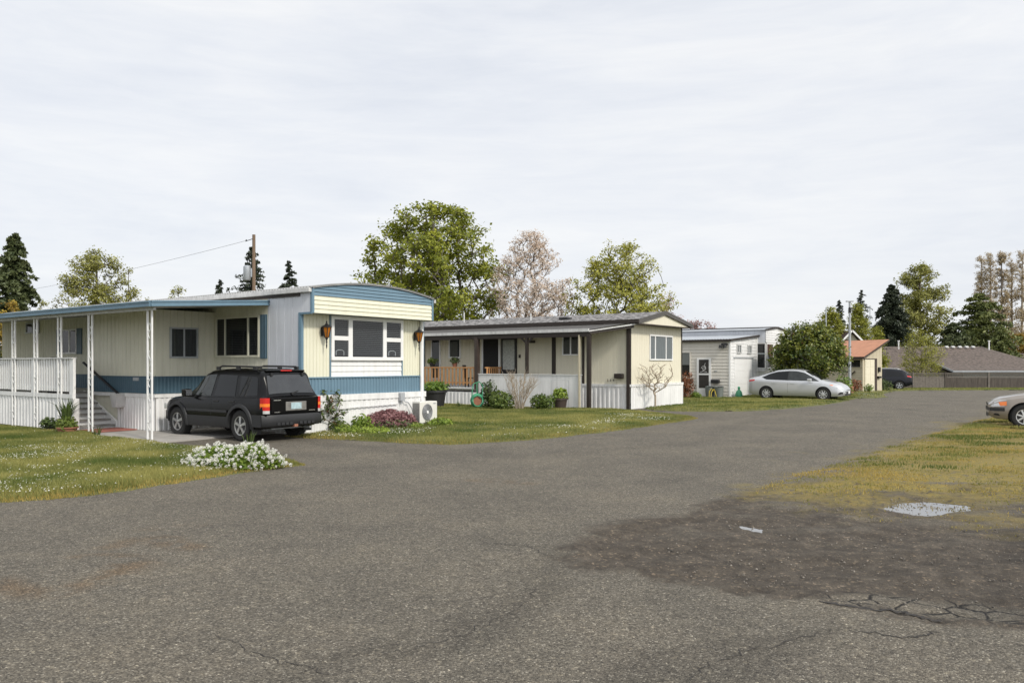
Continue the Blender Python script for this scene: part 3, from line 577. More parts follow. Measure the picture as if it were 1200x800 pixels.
# side window with shutter, far side windows
window(h1, S0, 1.63, 3.42, 1.96, 2.93, muls=((2.02, 2.08), (3.03, 3.08)), fw=.05, blind='slats', bm='curtain2', d=.0, fm='offcream')
mb = MB(); ribs(mb, S0, 1.30, 1.55, 1.88, 2.98, .06, .015, .02); mb.pbox(S0, 1.29, 1.56, 1.87, 2.99, 0, .02); mb.build('shutter', 'navy', h1)
window(h1, S0, 11.28, 12.23, 2.12, 2.84, muls=((11.70, 11.78),), fw=.05, d=.0)
for a in (10.94, 12.34): mb = MB(); mb.pbox(S0, a-.03, a+.32, 2.06, 2.90, 0, .03); mb.build('shutter', 'navy', h1)
window(h1, S0, 14.0, 14.9, 2.86, 3.15, muls=((14.4, 14.46),), fw=.05, d=.0, fm='steel')
# added room
RX, R0, R1 = -1.69, 3.55, 6.69
FR = fr(R0); SR = sd(RX)
mb = MB(); mb.box(RX+.02, -.02, R0+.02, R1, .1, 3.12); mb.build('inner_wall', 'offcream', h1)
mb = MB(); vgroove(mb, FR, RX, 0, 1.41, 3.12, .20, .025, .012); vgroove(mb, SR, R0, R1, 1.41, 3.12, .20, .025, .012); mb.build('room_wall', 'offcream', h1)
mb = MB(); ribs(mb, FR, RX, 0, .98, 1.41, .10, .010); ribs(mb, SR, R0, R1, .98, 1.41, .10, .010); mb.pbox(FR, RX, 0, 1.40, 1.42, 0, .02); mb.pbox(SR, R0, R1, 1.40, 1.42, 0, .02); mb.build('room_band', 'navy', h1)
mb = MB(); ribs(mb, FR, RX, 0, .04, .88, .14, .025, .01); ribs(mb, SR, R0, 5.4, .04, .88, .14, .025, .01); mb.pbox(FR, RX-.04, 0, .88, .97, 0, .045); mb.pbox(SR, R0-.04, R1, .88, .97, 0, .045); mb.build('room_skirting', 'white', h1)
window(h1, FR, -1.27, -.57, 1.93, 2.64, muls=((-.94, -.90),), fw=.045, blind='curtain', bm='curtain2', fm='steel')
mb = MB(); mb.pbox(SR, 4.32, 4.60, 1.30, 1.385, 0, .02); mb.build('vent_grille', 'steel', h1)
# awning roof: gently falling outwards
AX0, AX1, AY0, AY1 = -3.12, .0, 1.23, 17.5
def az(x): return 3.30+(x/3.12)*.21
mb = MB(); n0 = 44
P = [[(AX0+(AX1-AX0)*j/2, AY0+(AY1-AY0)*i/n0, az(AX0+(AX1-AX0)*j/2)+(.02 if i % 2 else 0)) for j in range(3)] for i in range(n0+1)]
mb.grid(P); P2 = [[(p[0], p[1], p[2]-.05) for p in row] for row in P]; mb.grid(P2)
aw = mb.build('awning', 'greywhite', h1)
mb = MB()
def gut(p, q):
    p = Vector(p); q = Vector(q)
    mb.bar(p, q, .06, .13); mb.bar(p+Vector((0, 0, .045)), q+Vector((0, 0, .045)), .10, .03); mb.bar(p-Vector((0, 0, .05)), q-Vector((0, 0, .05)), .09, .025)
gut((AX0, AY0, az(AX0)-.02), (AX0, AY1, az(AX0)-.02)); gut((AX0, AY0, az(AX0)-.02), (AX1, AY0, az(0)-.02))
mb.build('awning_gutter', 'blue', aw)
mb = MB(); mb.bar((AX0+.15, AY0+.1, az(AX0)-.12), (AX0+.15, AY1, az(AX0)-.12), .06, .06); mb.build('awning_beam', 'greywhite', aw)
def post(y, z0=0.0, x=-2.95, white=True):
    mb = MB(); zt = az(x)-.13
    for dy in (-.09, .09): mb.bar((x, y+dy, z0), (x, y+dy, zt), .035)
    mb.bar((x, y-.1, zt), (x, y+.1, zt), .035)
    z = z0+.25; s = 1                            # scrollwork between the two tubes
    while z < zt-.5:
        pts = []
        for k in range(15):
            t = k/14; ang = t*2*math.pi*1.0
            pts.append((x, y+s*(.06*math.sin(ang)*(1-.3*t)), z+t*.34))
        mb.tube(pts, .010, 5)
        mb.lathe([(.0, -.02), (.022, 0), (0, .02)], (x, y+s*.05, z+.17), n=6)
        z += .62 if z > 1.4 else .48; s = -s
    return mb.build('awning_post', 'white2' if white else 'steel', h1)
post(1.57); post(4.28)
for y in (5.89, 7.25, 8.6, 9.95, 11.3): post(y, 0.0)
# deck, rail and steps
dk = empty('porch_deck', W(L1, -2.9, 5.2)+(0,), TH, 'raised white porch deck with picket rail and steps under the blue awning', 'deck')
DX = 0.0
SD = sd(0)
mb = MB(); mb.box(0.03, 2.85, 1.75, 9.0, .88, .97); mb.build('deck_floor', 'deckwood', dk)
mb = MB(); ribs(mb, SD, .0, 9.0, .04, .86, .19, .025, .02); mb.pbox(SD, -.02, 9.0, .86, .965, -.02, .06); mb.pbox(SD, -.04, .14, .0, .86, -.1, .05)
mb.box(-.0, .04, -.0, 9.0, .03, .86); mb.build('deck_skirting', 'white', dk)
mb = MB(); mb.pbox(SD, .0, 9.0, 1.865, 1.90, -.05, .07); mb.pbox(SD, .0, 9.0, 1.77, 1.85, -.02, .0); mb.pbox(SD, .0, 9.0, 1.10, 1.17, -.02, .0); mb.build('rail', 'greywhite', dk)
mb = MB(); y = .28
while y < 9.0:
    mb.pbox(SD, y, y+.085, 1.03, 1.86, .0, .022); y += .145
mb.build('rail_pickets', 'white2', dk)
for y in (.0, 2.1, 4.6, 7.1): mb = MB(); mb.pbox(SD, y, y+(.26 if y else .20), .97, 1.88, -.03, .035); mb.build('rail_post', 'white2', dk)
mb = MB(); n = 7
for k in range(n):                                # steps rise to the back between the rail and the room
    z = .97*(k+1)/n; y = .22+.24*k
    mb.box(.12, 1.15, y-.035, y+.27, z-.04, z, 0); mb.box(.13, 1.15, y+.025, y+.04, z-.97/n, z-.04, 1)
mb.build('steps', ['steptread', 'white2'], dk)
mb = MB(); mb.hexa([(1.14,.16,0),(1.20,.16,0),(1.20,1.95,0),(1.14,1.95,0),(1.14,.16,.22),(1.20,.16,.22),(1.20,1.95,1.0),(1.14,1.95,1.0)]); mb.build('stringer', 'white2', dk)
mb = MB(); mb.bar((1.14, .05, .95), (1.14, 1.95, 1.78), .045); mb.bar((1.14, .05, .98), (1.14, .05, .72), .04); mb.build('handrail', 'cladding', dk)
o = MB(); o.box(-.13, .13, -.12, .12, .0, .03, 0); o.hexa([(-.13,-.12,.03),(.13,-.12,.03),(.13,.12,.03),(-.13,.12,.03),(-.17,-.16,.36),(.17,-.16,.36),(.17,.16,.36),(-.17,.16,.36)])
o = o.build('hanging_bin', 'greywhite', None, bevel=.01); p = W(L1, RX-.12, 5.12); o.location = (p[0], p[1], .60); o.rotation_euler.z = TH
tag(o, 'pale grey bin hanging on the white wall beside the steps', 'bin')
o = MB(); o.lathe([(0, 0), (.17, 0), (.19, .25), (.19, .86), (.20, .88), (.20, .92), (.05, .95), (0, .95)], n=20); o = o.build('garbage_can', 'cladding', None, smooth=40)
p = W(L1, -2.55, 7.05); o.location = (p[0], p[1], .97); tag(o, 'dark grey upright can standing on the white porch deck', 'trash can')
mb = MB(); mb.box(-.55, .55, -.5, .5, .0, .022); o = mb.build('door_mat', 'pinkbrick', None); p = W(L1, -2.35, 4.72); o.location = (p[0], p[1], .045); o.rotation_euler.z = TH
tag(o, 'red mat lying at the foot of the white steps', 'mat')
mb = MB(); mb.box(-3.4, .1, .9, 5.6, -.05, .035); o = mb.build('carport_slab', 'concrete', None); o.location = (*L1, .0); o.rotation_euler.z = TH; tag(o, kind='structure')
# pots by the post
def leafclump(name, parent, n, r, h, size, m, cz=None, seed=1, up=.3, tb=.5, fl=None, loc=(0, 0, 0), shape=1.0, aspect=1.6):
    """leaf-sized quads spread through a lumpy ellipsoid"""
    q = np.random.default_rng(seed); d = q.normal(size=(n, 3)); d /= np.linalg.norm(d, axis=1)[:, None]
    rad = q.random(n)**.45; lump = .78+.55*fbm(d[:, 0]*2.2+9+d[:, 2]*1.7+seed, d[:, 1]*2.2+5, 3, seed)
    c = d*(rad*lump)[:, None]*np.array([r, r, h/2]); c[:, 2] += h/2 if cz is None else cz
    c[:, 2] = np.maximum(c[:, 2], .02)
    return leafquads(name, parent, c, size, m, q, up, tb, d, loc, aspect)
def leafquads(name, parent, c, size, m, q, up=.3, tb=.5, outward=None, loc=(0, 0, 0), aspect=1.6, tpat=None):
    n = len(c); nr = q.normal(size=(n, 3)); nr[:, 2] += up*2
    if outward is not None: nr += outward*.9
    nr /= np.linalg.norm(nr, axis=1)[:, None]+1e-9
    a = np.cross(nr, q.normal(size=(n, 3))); a /= np.linalg.norm(a, axis=1)[:, None]+1e-9; b = np.cross(nr, a)
    s = (size*q.uniform(.6, 1.35, n))[:, None]
    A = c-a*s*aspect/2; Bq = c+b*s/2+nr*s*.12; Cq = c+a*s*aspect/2; Dq = c-b*s/2+nr*s*.12
    V = np.stack([A, Bq, Cq, Dq], 1).reshape(-1, 3)+np.array(loc); F = np.arange(4*n).reshape(-1, 4)
    t = np.clip(tb+q.normal(0, .22, n)+(tpat if tpat is not None else 0), 0, 1)
    return npmesh(name, V, F, m, {'t': ('FACE', t)}, parent=parent)
def leafmat(name, c1, c2, trans=.3, rough=.6): M[name] = mat(name, c1, rough, attr='t', col2=c2, trans=trans)
leafmat('leaf_dark', (.03,.055,.015), (.10,.14,.035), .2)
leafmat('leaf_mid', (.055,.10,.018), (.20,.25,.045))
leafmat('leaf_maple', (.135,.172,.016), (.40,.41,.045), .38)
leafmat('leaf_lime', (.22,.24,.03), (.50,.47,.09), .38)
leafmat('leaf_pale', (.22,.225,.05), (.45,.44,.13), .38)
leafmat('leaf_gold', (.24,.15,.02), (.45,.34,.05))
leafmat('leaf_blossom', (.56,.44,.34), (.80,.70,.60), .35)
leafmat('leaf_pink', (.36,.22,.20), (.62,.46,.42), .35)
leafmat('leaf_tan', (.38,.30,.18), (.60,.51,.34), .3)
leafmat('leaf_heather', (.16,.06,.065), (.42,.23,.23), .2)
leafmat('leaf_green', (.09,.17,.02), (.32,.40,.06))
leafmat('needle_dark', (.014,.024,.013), (.055,.07,.035), .1)
leafmat('needle_mid', (.04,.06,.022), (.12,.14,.05), .1)
leafmat('needle_pine', (.055,.078,.020), (.18,.20,.05), .12)
leafmat('leaf_rust', (.13, .045, .02), (.26, .10, .04))
def spikes(mb, n, r, h, w, rr, lean=.5, base=(0, 0, 0), mi=0):
    for i in range(n):
        a = rr.uniform(0, 6.28); l = h*rr.uniform(.5, 1.1); k = rr.uniform(.1, lean); b = (base[0]+r*rr.random()*math.cos(a), base[1]+r*rr.random()*math.sin(a), base[2])
        mid = (b[0]+math.cos(a)*l*k*.4, b[1]+math.sin(a)*l*k*.4, b[2]+l*.6); tip = (b[0]+math.cos(a)*l*k, b[1]+math.sin(a)*l*k, b[2]+l*(1-.3*k))
        px, py = -math.sin(a)*w/2, math.cos(a)*w/2
        mb.face([(b[0]-px, b[1]-py, b[2]), (b[0]+px, b[1]+py, b[2]), (mid[0]+px, mid[1]+py, mid[2]), (mid[0]-px, mid[1]-py, mid[2])], mi)
        mb.face([(mid[0]-px, mid[1]-py, mid[2]), (mid[0]+px, mid[1]+py, mid[2]), tip], mi)
M['grassleaf'] = mat('strap leaf', (.10, .15, .035), .6, var=.4, vs=9, trans=.3)
M['soilpot'] = mat('potting soil', (.03, .022, .015), .9)
def pot(loc, r, h, m, label, cat='planter', sq=False, group=None):
    e = empty('plant_pot', loc, 0, label, cat, group)
    mb = MB(); mb.lathe([(0, 0), (r*.72, 0), (r*.95, h*.86), (r*1.06, h*.87), (r*1.06, h), (r*.93, h), (r*.9, h*.9)], n=4 if sq else 20); mb.build('pot', m, e, smooth=35)
    mb = MB(); mb.lathe([(0, h*.9), (r*.9, h*.9)], n=20); mb.build('soil', 'soilpot', e); return e
p = W(L1, -3.22, 4.95); e = pot((p[0], p[1], .04), .20, .34, 'potbeige', 'beige pot of long strap-like green leaves beside the white steps')
mb = MB(); spikes(mb, 70, .12, .62, .022, random.Random(3), .8, (0, 0, .3)); mb.build('foliage', 'grassleaf', e)
p = W(L1, -3.35, 4.60); e = pot((p[0], p[1], .0), .24, .20, 'terracotta', 'low terracotta trough of bushy green plants next to the awning post')
leafclump('foliage', e, 500, .24, .36, .05, 'leaf_mid', cz=.26, seed=4, tb=.6)
p = W(L1, -3.22, 5.75); e = pot((p[0], p[1], .0), .13, .18, 'plasticblack', 'small black pot with a dark leafy plant against the white deck skirting')
leafclump('foliage', e, 260, .25, .26, .06, 'leaf_dark', cz=.24, seed=5, tb=.5)
# ------------------------------------------------------------------ air conditioner unit
p = W(L1, 3.78, -.62)
ac = empty('air_conditioner', (G(486, 495)[0]+.25, 23.0-.9, 0), TH, 'white outdoor air conditioner unit with round fan grille on the lawn', 'air conditioner')
ac.location = (p[0], p[1], 0); ac.scale = (.86, .86, .95)
mb = MB(); mb.box(-.40, .42, -.17, .17, .12, .74); mb.build('case', 'acwhite', ac, bevel=.02)
mb = MB(); mb.lathe([(.235, -.182), (.235, -.172)], (-.06, 0, .43), axis='y', n=32); mb.lathe([(.0, -.176), (.24, -.176)], (-.06, 0, .43), axis='y', n=32); mb.build('fan_recess', 'acgrille', ac)
mb = MB()
for r_ in (.05, .08, .11, .14, .17, .20, .23): mb.tube([(-.06+r_*math.cos(t), -.192, .43+r_*math.sin(t)) for t in np.linspace(0, 6.283, 25)], .004, 4, cap=False)
for k in range(10): t = k*.628; mb.bar((-.06+.04*math.cos(t), -.195, .43+.04*math.sin(t)), (-.06+.24*math.cos(t), -.195, .43+.24*math.sin(t)), .005)
mb.build('fan_grille', 'steel', ac)
mb = MB(); mb.lathe([(0, -.205), (.045, -.20), (.05, -.18)], (-.06, 0, .43), axis='y', n=16); mb.build('fan_hub', 'white2', ac, smooth=40)
for x in (-.30, .32): mb = MB(); mb.box(x-.04, x+.04, -.2, .2, 0, .12); mb.build('foot', 'steel', ac)
mb = MB()
for k in range(18): mb.box(-.407, -.399, -.15, .15, .16+k*.03, .172+k*.03)
mb.build('coil_fins', 'black', ac)
mb = MB(); mb.box(.22, .36, -.174, -.168, .66, .69); mb.build('badge', 'steel', ac)
# ------------------------------------------------------------------ HOME 2: pale cream with gabled shingle roof and brown porch
h2 = empty('mobile_home', (*L2, 0), TH, 'pale cream mobile home with grey shingle gable roof and dark brown porch posts', 'mobile home')
W2, D2 = 4.72, 17.0
F2 = fr(0); S2 = sd(0)
mb = MB(); mb.box(.03, W2-.03, .03, D2, .2, 3.3); mb.build('inner_wall', 'cream2', h2)
mb = MB(); vgroove(mb, F2, 0, W2, .955, 3.26, .20, .016, .008); mb.box(W2-.02, W2, 0, D2, .95, 3.26); mb.build('wall', 'cream2', h2)
mb = MB(); vgroove(mb, S2, 0, D2, .955, 3.26, .20, .022, .010); mb.build('wall', 'cream2', h2)
mb = MB(); ribs(mb, F2, -.02, W2+.04, 0, .86, .20, .02, .04); mb.pbox(F2, -.03, W2+.05, .86, .955, 0, .075); mb.pbox(sd(0), -.03, D2, .86, .955, 0, .055); ribs(mb, S2, 0, D2, 0, .86, .20, .02, .02)
mb.box(W2-.02, W2+.04, -.04, D2, 0, .93); mb.build('skirting', 'white', h2)
mb = MB(); mb.pbox(F2, -.05, .03, .955, 3.28, -.02, .03); mb.build('corner_trim', 'brown', h2); mb = MB(); mb.pbox(F2, W2-.04, W2+.02, .955, 3.28, -.02, .03); mb.build('corner_trim', 'brown', h2)
w = window(h2, F2, 1.67, 3.70, 1.95, 2.87, muls=((2.07, 2.15), (3.08, 3.15)), fw=.06, blind='curtain', bm='curtain', fm='white2')
w = window(h2, S2, 2.33, 3.04, 2.14, 2.86, muls=((2.66, 2.72),), fw=.05, blind='curtain', fm='white2')
w = window(h2, S2, 8.55, 9.12, 2.07, 2.83, fw=.07, blind='curtain', fm='white2'); window(h2, S2, 9.75, 10.2, 1.1, 2.85, fw=.06, fm='white2', blind='curtain')
mb = MB(); mb.pbox(S2, 6.30, 7.22, .95, 2.84, .0, .05); o = mb.build('doorway', 'brown', h2)
mb = MB(); mb.pbox(S2, 6.38, 7.14, 1.0, 2.78, .05, .056); mb.build('screen', 'dark', o)
mb = MB(); mb.pbox(S2, 7.18, 7.26, .95, 2.86, .0, .07); mb.pbox(S2, 6.26, 6.33, .95, 2.86, .0, .07); mb.build('frame', 'white2', o)
mb = MB(); mb.pbox(S2, 5.38, 6.20, .95, 2.86, .0, .05); o = mb.build('door', 'black', h2)
mb = MB(); P = [[S2(5.48+.62*i/12, .058+.006*math.sin(i*2.1), z) for i in range(13)] for z in (1.5, 2.72)]; mb.grid(P); mb.build('curtain', 'lace', o)
mb = MB(); mb.pbox(S2, 5.49, 6.09, 2.74, 2.76, .05, .07); mb.build('frame', 'white2', o)
mb = MB(); mb.pbox(S2, 5.2, 5.27, 2.0, 2.14, 0, .05); mb.build('doorbell', 'brown', h2); mb = MB(); mb.pbox(S2, 4.45, 4.65, 2.62, 2.72, .0, .1); mb.build('porch_light', 'brown', h2)
# gable roof
OX, OY0 = .16, -.45
pk = 2.2
def rz2(x): return 3.44+(.44 if True else 0)*(1-abs(x-pk)/(pk+OX if x < pk else W2+OX-pk))
P = []
for i in range(90):
    y = OY0+(D2+.4-OY0)*i/89; P.append([(x, y, rz2(x)+.006*math.sin(i*2.4+j*1.7)) for j, x in enumerate(np.linspace(-OX, W2+OX, 21))])
mb = MB(); mb.grid(P); rf = mb.build('roof', 'shingle', h2)
mb = MB()
for a, b in (((-OX, rz2(-OX)), (pk, rz2(pk))), ((pk, rz2(pk)), (W2+OX, rz2(W2+OX)))):
    mb.hexa([(a[0], OY0-.02, a[1]-.16), (b[0], OY0-.02, b[1]-.15), (b[0], OY0+.03, b[1]-.15), (a[0], OY0+.03, a[1]-.16), (a[0], OY0-.02, a[1]+.01), (b[0], OY0-.02, b[1]+.01), (b[0], OY0+.03, b[1]+.01), (a[0], OY0+.03, a[1]+.01)])
M['darkgrey'] = mat('dark grey bargeboard', (.085, .080, .075), .7, var=.2)
mb.build('bargeboard', 'darkgrey', rf)
mb = MB(); mb.box(-OX-.05, -OX+.02, OY0, D2, 3.31, 3.45); mb.box(W2+OX-.02, W2+OX+.05, OY0, D2, 3.31, 3.45); mb.build('gutter', 'brown', rf)
mb = MB(); mb.face([(.12, OY0+.06, 3.30), (W2-.05, OY0+.06, 3.30), (pk, OY0+.06, rz2(pk)-.10)]); mb.build('gable', 'cream2', h2)
mb = MB(); mb.box(-.1, W2+.1, OY0, 0, 3.27, 3.30); mb.build('soffit', 'brown2', h2)
for x, y, r_, hh in ((.9, 5.3, .035, .30), (1.2, 9.3, .03, .45), (.8, 13.0, .05, .2)):
    mb = MB(); mb.tube([(x, y, rz2(x)-.05), (x, y, rz2(x)+hh)], r_, 8); mb.build('vent_pipe', 'greywhite', rf)
mb = MB(); mb.box(.5, .9, 3.2, 3.6, 3.6, 3.68); mb.build('roof_vent', 'black', rf)
# porch roof
PX, PY0, PY1 = -1.32, 1.05, 17
mb = MB(); P = [[(PX, PY0+(PY1-PY0)*i/30, 3.04), (-OX+.0, PY0-.0*i+(PY1-PY0)*i/30, 3.30)] for i in range(31)]; mb.grid(P)
mb.face([(PX, PY0, 3.04), (-OX, PY0, 3.30), (0, -.25, 3.34), (-.02, -.25, 3.36)])
mb.face([(PX, PY0, 3.04), (-.02, -.25, 3.34), (-OX, PY0, 3.31)])
pr_ = mb.build('porch_roof', 'darkgrey', h2)
mb = MB(); mb.bar((PX-.03, PY0, 3.03), (PX-.03, PY1, 3.03), .05, .12); mb.bar((PX-.03, PY0, 2.99), (-.05, -.28, 3.27), .05, .05); mb.build('porch_gutter', 'greywhite', pr_)
mb = MB(); mb.bar((PX+.06, PY0+.02, 2.87), (PX+.06, PY1, 2.87), .10, .17); mb.bar((PX+.02, PY0, 2.93), (-.05, -.18, 3.18), .05, .10); mb.build('porch_beam', 'brown', pr_)
M['brownsoffit'] = mat('brown ceiling', (.11, .085, .065), .8, var=.2)
mb = MB(); mb.face([(PX+.1, PY0+.1, 2.93), (PX+.1, PY1, 2.93), (-.0, PY1, 3.2), (0, PY0+.1, 3.2)]); mb.build('porch_ceiling', 'brownsoffit', pr_)
def post2(y, x=-1.25, z0=0, w=.11, brace=False, m='brown'):
    mb = MB(); mb.box(x-w/2, x+w/2, y-w/2, y+w/2, z0, 2.88)
    if brace: mb.bar((x, y, 2.55), (x, y-.35, 2.86), .06); mb.bar((x, y, 2.55), (x, y+.35, 2.86), .06)
    mb.build('porch_post', m, h2)
post2(1.10, w=.14); post2(3.99, z0=1.34, brace=True); post2(6.56, w=.17, z0=.7, m='brown2'); post2(9.6, z0=.6); post2(12.5)
for a_ in ((3.42, 3.60, .95, 3.1, 0, .03), (2.05, 2.15, .95, 3.1, 0, .03), (.0, .12, 0.0, 3.25, .03, .10)): mb = MB(); mb.pbox(S2, *a_); mb.build('wall_batten', 'brown', h2)
mb = MB(); mb.bar((-1.30, 1.50, .0), (-1.30, 1.50, 2.85), .06); mb.build('downspout', 'tan', h2)
mb = MB(); mb.tube([(PX, 6.95, 2.93), (PX+.03, 6.75, 2.80), (PX+.0, 6.60, 2.72), (PX+.0, 6.60, 2.3)], .035, 7); mb.build('downspout', 'brown', h2)
mb = MB(); mb.pbox(S2, .26, .63, 1.18, 1.37, .02, .17); o = mb.build('mailbox', 'brown', h2, bevel=.02)
def digits(txt, parent, loc, size, rz, m):
    cu = bpy.data.curves.new('house_number', 'FONT'); cu.body = txt; cu.size = size; cu.extrude = .006; cu.space_character = 1.9
    t = bpy.data.objects.new('house_number', cu); C.objects.link(t); t.parent = parent; t.location = loc; t.rotation_euler = (R(90), 0, rz); cu.materials.append(M[m])
    bpy.context.view_layer.update(); me = bpy.data.meshes.new_from_object(t.evaluated_get(bpy.context.evaluated_depsgraph_get())); o = bpy.data.objects.new('house_number', me); C.objects.link(o)
    o.parent = parent; o.location = loc; o.rotation_euler = (R(90), 0, rz); bpy.data.objects.remove(t); return o
digits('314', h2, (-.022, 1.02, 1.06), .14, R(-90), 'brown2')
# half wall in front of the porch
hw = empty('porch_half_wall', W(L2, -1.25, 1.45)+(0,), TH, 'white boarded half wall in front of the cream porch', 'half wall')
mb = MB(); vgroove(mb, SD, .0, 5.02, .03, 1.31, .13, .014, .008, .02); mb.box(.0, .04, 0, 5.02, .03, 1.31); mb.build('boards', 'white', hw)
mb = MB(); mb.box(-.05, .07, -.02, 5.04, 1.31, 1.34); mb.build('cap', 'white2', hw)
d2 = empty('porch_deck', W(L2, -1.25, 6.6)+(0,), TH, 'deck with orange wooden railing and white skirting left of the half wall', 'deck')
mb = MB(); mb.box(0, 1.2, 0, 7.5, .62, .70); mb.build('deck_floor', 'deckwood', d2)
mb = MB(); mb.pbox(SD, .0, 7.5, .69, .76, 0, .06); mb.pbox(SD, .0, 7.5, .02, .56, 0, .02); ribs(mb, SD, 0, 7.5, 0.0, .54, .2, .02, .025); mb.build('deck_skirting', 'white', d2)
mb = MB(); mb.pbox(SD, 0, 7.5, 1.56, 1.62, -.03, .06); mb.pbox(SD, 0, 7.5, .92, .98, -.01, .03); mb.build('rail', 'wood', d2)
mb = MB(); y = .04
while y < 7.4: mb.pbox(SD, y, y+.085, .84, 1.57, .03, .045); y += .20
mb.build('rail_pickets', 'wood', d2)
mb = MB(); mb.box(.0, 1.1, -.5, -.45, 1.56, 1.62); mb.build('rail', 'wood', d2)
mb = MB(); x = .05
while x < 1.1: mb.box(x, x+.08, -.52, -.50, .75, 1.57); x += .15
mb.build('rail_pickets', 'wood', d2)
p = W(L2, -1.0, 8.0); e = pot((*p, 1.62), .12, .18, 'terracotta', 'small terracotta pot plant on the orange porch rail'); leafclump('foliage', e, 160, .22, .30, .06, 'leaf_dark', cz=.28, seed=6)
p = W(L2, -1.0, 9.3); e = pot((*p, 1.62), .14, .16, 'plasticblack', 'black pot plant at the left end of the porch rail'); leafclump('foliage', e, 200, .26, .28, .06, 'leaf_mid', cz=.26, seed=7)
p = W(L2, -.95, 7.1)
ch = empty('porch_chair', (*p, .70), TH+.4, 'dark slatted chair standing behind the orange porch railing', 'chair')
mb = MB(); mb.box(-.25, .25, -.25, .25, .42, .46); mb.build('seat', 'brown', ch)
mb = MB(); [mb.bar((-.22+.11*i, .25, .46), (-.22+.11*i, .34, 1.0), .05, .02) for i in range(5)]; mb.build('backrest', 'brown', ch)
for x, y in ((-.22, -.22), (.22, -.22), (-.22, .22), (.22, .22)): mb = MB(); mb.bar((x, y, 0), (x, y, .43), .04); mb.build('leg', 'brown', ch)
# planting in front of home 2
p = G(510, 477.5); e = pot((p[0], p[1], 0), .46, .70, 'plasticblack', 'large black tub overflowing with green leaves near the blue corner'); leafclump('foliage', e, 900, .55, .45, .07, 'leaf_green', cz=.82, seed=8, tb=.2)
p = G(656, 480); e = pot((p[0], p[1], 0), .30, .44, 'brown2', 'dark brown half barrel of yellow-green leaves before the half wall'); leafclump('foliage', e, 420, .30, .52, .07, 'leaf_green', cz=.58, seed=9, tb=.6)
mb = MB(); mb.tube([(-.32, .1, 0), (-.32, .1, 1.12), (.34, .1, 1.12), (.34, .1, 0)], .010, 5); mb.build('trellis_hoop', 'steel', e)
p = G(559, 479)
e = empty('hose_reel', (*p, 0), .2, 'green garden hose coiled around a round stand beside the white skirting', 'garden hose')
mb = MB()
for k in range(5): mb.tube([(.24*math.cos(t)*(1-.05*k), -.04*k+.02*math.sin(5*t), .32+.26*math.sin(t)*(1-.05*k)) for t in np.linspace(0, 6.283, 24)], .028, 6, cap=False)
mb.tube([(.2, .0, .45), (.24, .05, .9), (.1, .05, 1.05), (-.12, .05, .98), (-.18, 0, .8), (-.2, 0, .45)], .022, 6); mb.build('hose', 'greenplastic', e)
mb = MB(); mb.lathe([(0, -.12), (.17, -.12), (.17, .02), (0, .02)], (0, 0, .32), axis='y', n=16); mb.build('drum', 'terracotta', e)
mb = MB(); mb.bar((-.2, 0, 0), (-.02, 0, .4), .03); mb.bar((.2, 0, 0), (.02, 0, .4), .03); mb.bar((0, .02, .3), (0, .02, 1.0), .03); mb.build('stand', 'greenplastic', e)
def shrub(px, py, r, h, n, size, m, label, seed, tb=.5, stems=6, cat='shrub', kind_name='shrub', sm='bark', Y=None, cz=None, group=None):
    p = G(px, py); e = empty(kind_name, (*p, float(gz(*p))), 0, label, cat, group)
    rr = random.Random(seed); mb = MB()
    for i in range(stems):
        a = rr.uniform(0, 6.28); t = rr.uniform(.3, .7); mb.tube([(0, 0, -.03), (r*t*.4*math.cos(a), r*t*.4*math.sin(a), h*.4), (r*t*math.cos(a), r*t*math.sin(a), h*.85)], [.022, .014, .006], 5)
    mb.build('stems', sm, e)
    leafclump('foliage', e, n, r, h, size, m, seed=seed, tb=tb, cz=cz)
    return e
shrub(573, 478.5, .36, 1.05, 900, .065, 'leaf_dark', 'dark reddish green upright shrub at the left end of the half wall', 41, tb=.35)
shrub(588, 481, .50, .75, 1200, .065, 'leaf_mid', 'rounded green shrub left of the bare twiggy bush', 42, tb=.35)
shrub(636, 481, .46, .62, 1100, .06, 'leaf_mid', 'low green shrub between the bare bush and the brown barrel', 43, tb=.35)
# ------------------------------------------------------------------ trees
def grow(base, trunk, targets, segs=4, wz=1.2, jit=.06, up=.12, q=None, sw=0.0):
    """join every target to the nearest suitable node; returns nodes, parents, tips"""
    nodes = [tuple(p) for p in trunk]; par = [-1]+list(range(len(trunk)-1)); A = np.zeros((len(trunk)+len(targets)*segs+5, 3)); A[:len(trunk)] = trunk; n = len(trunk)
    tips = []
    order = np.argsort(np.hypot(targets[:, 0]-trunk[0][0], targets[:, 1]-trunk[0][1])*1.0+np.abs(targets[:, 2]-trunk[-1][2])*.5)
    for i in order:
        t = targets[i]; d = t-A[:n]; hz = np.hypot(d[:, 0], d[:, 1]); c = np.linalg.norm(d, axis=1)+wz*np.maximum(0, .45*hz-d[:, 2])
        k = int(np.argmin(c)); p = A[k].copy(); prev = k; L = np.linalg.norm(t-p)
        for s in range(1, segs+1):
            f = s/segs; x = p+(t-p)*f; x[2] += up*L*math.sin(math.pi*f)*(-1 if sw else 1)*.6
            if s < segs: x += q.normal(size=3)*jit*L*.5
            A[n] = x; par.append(prev); prev = n; n += 1
        tips.append(prev)
    return A[:n], np.array(par), np.array(tips)
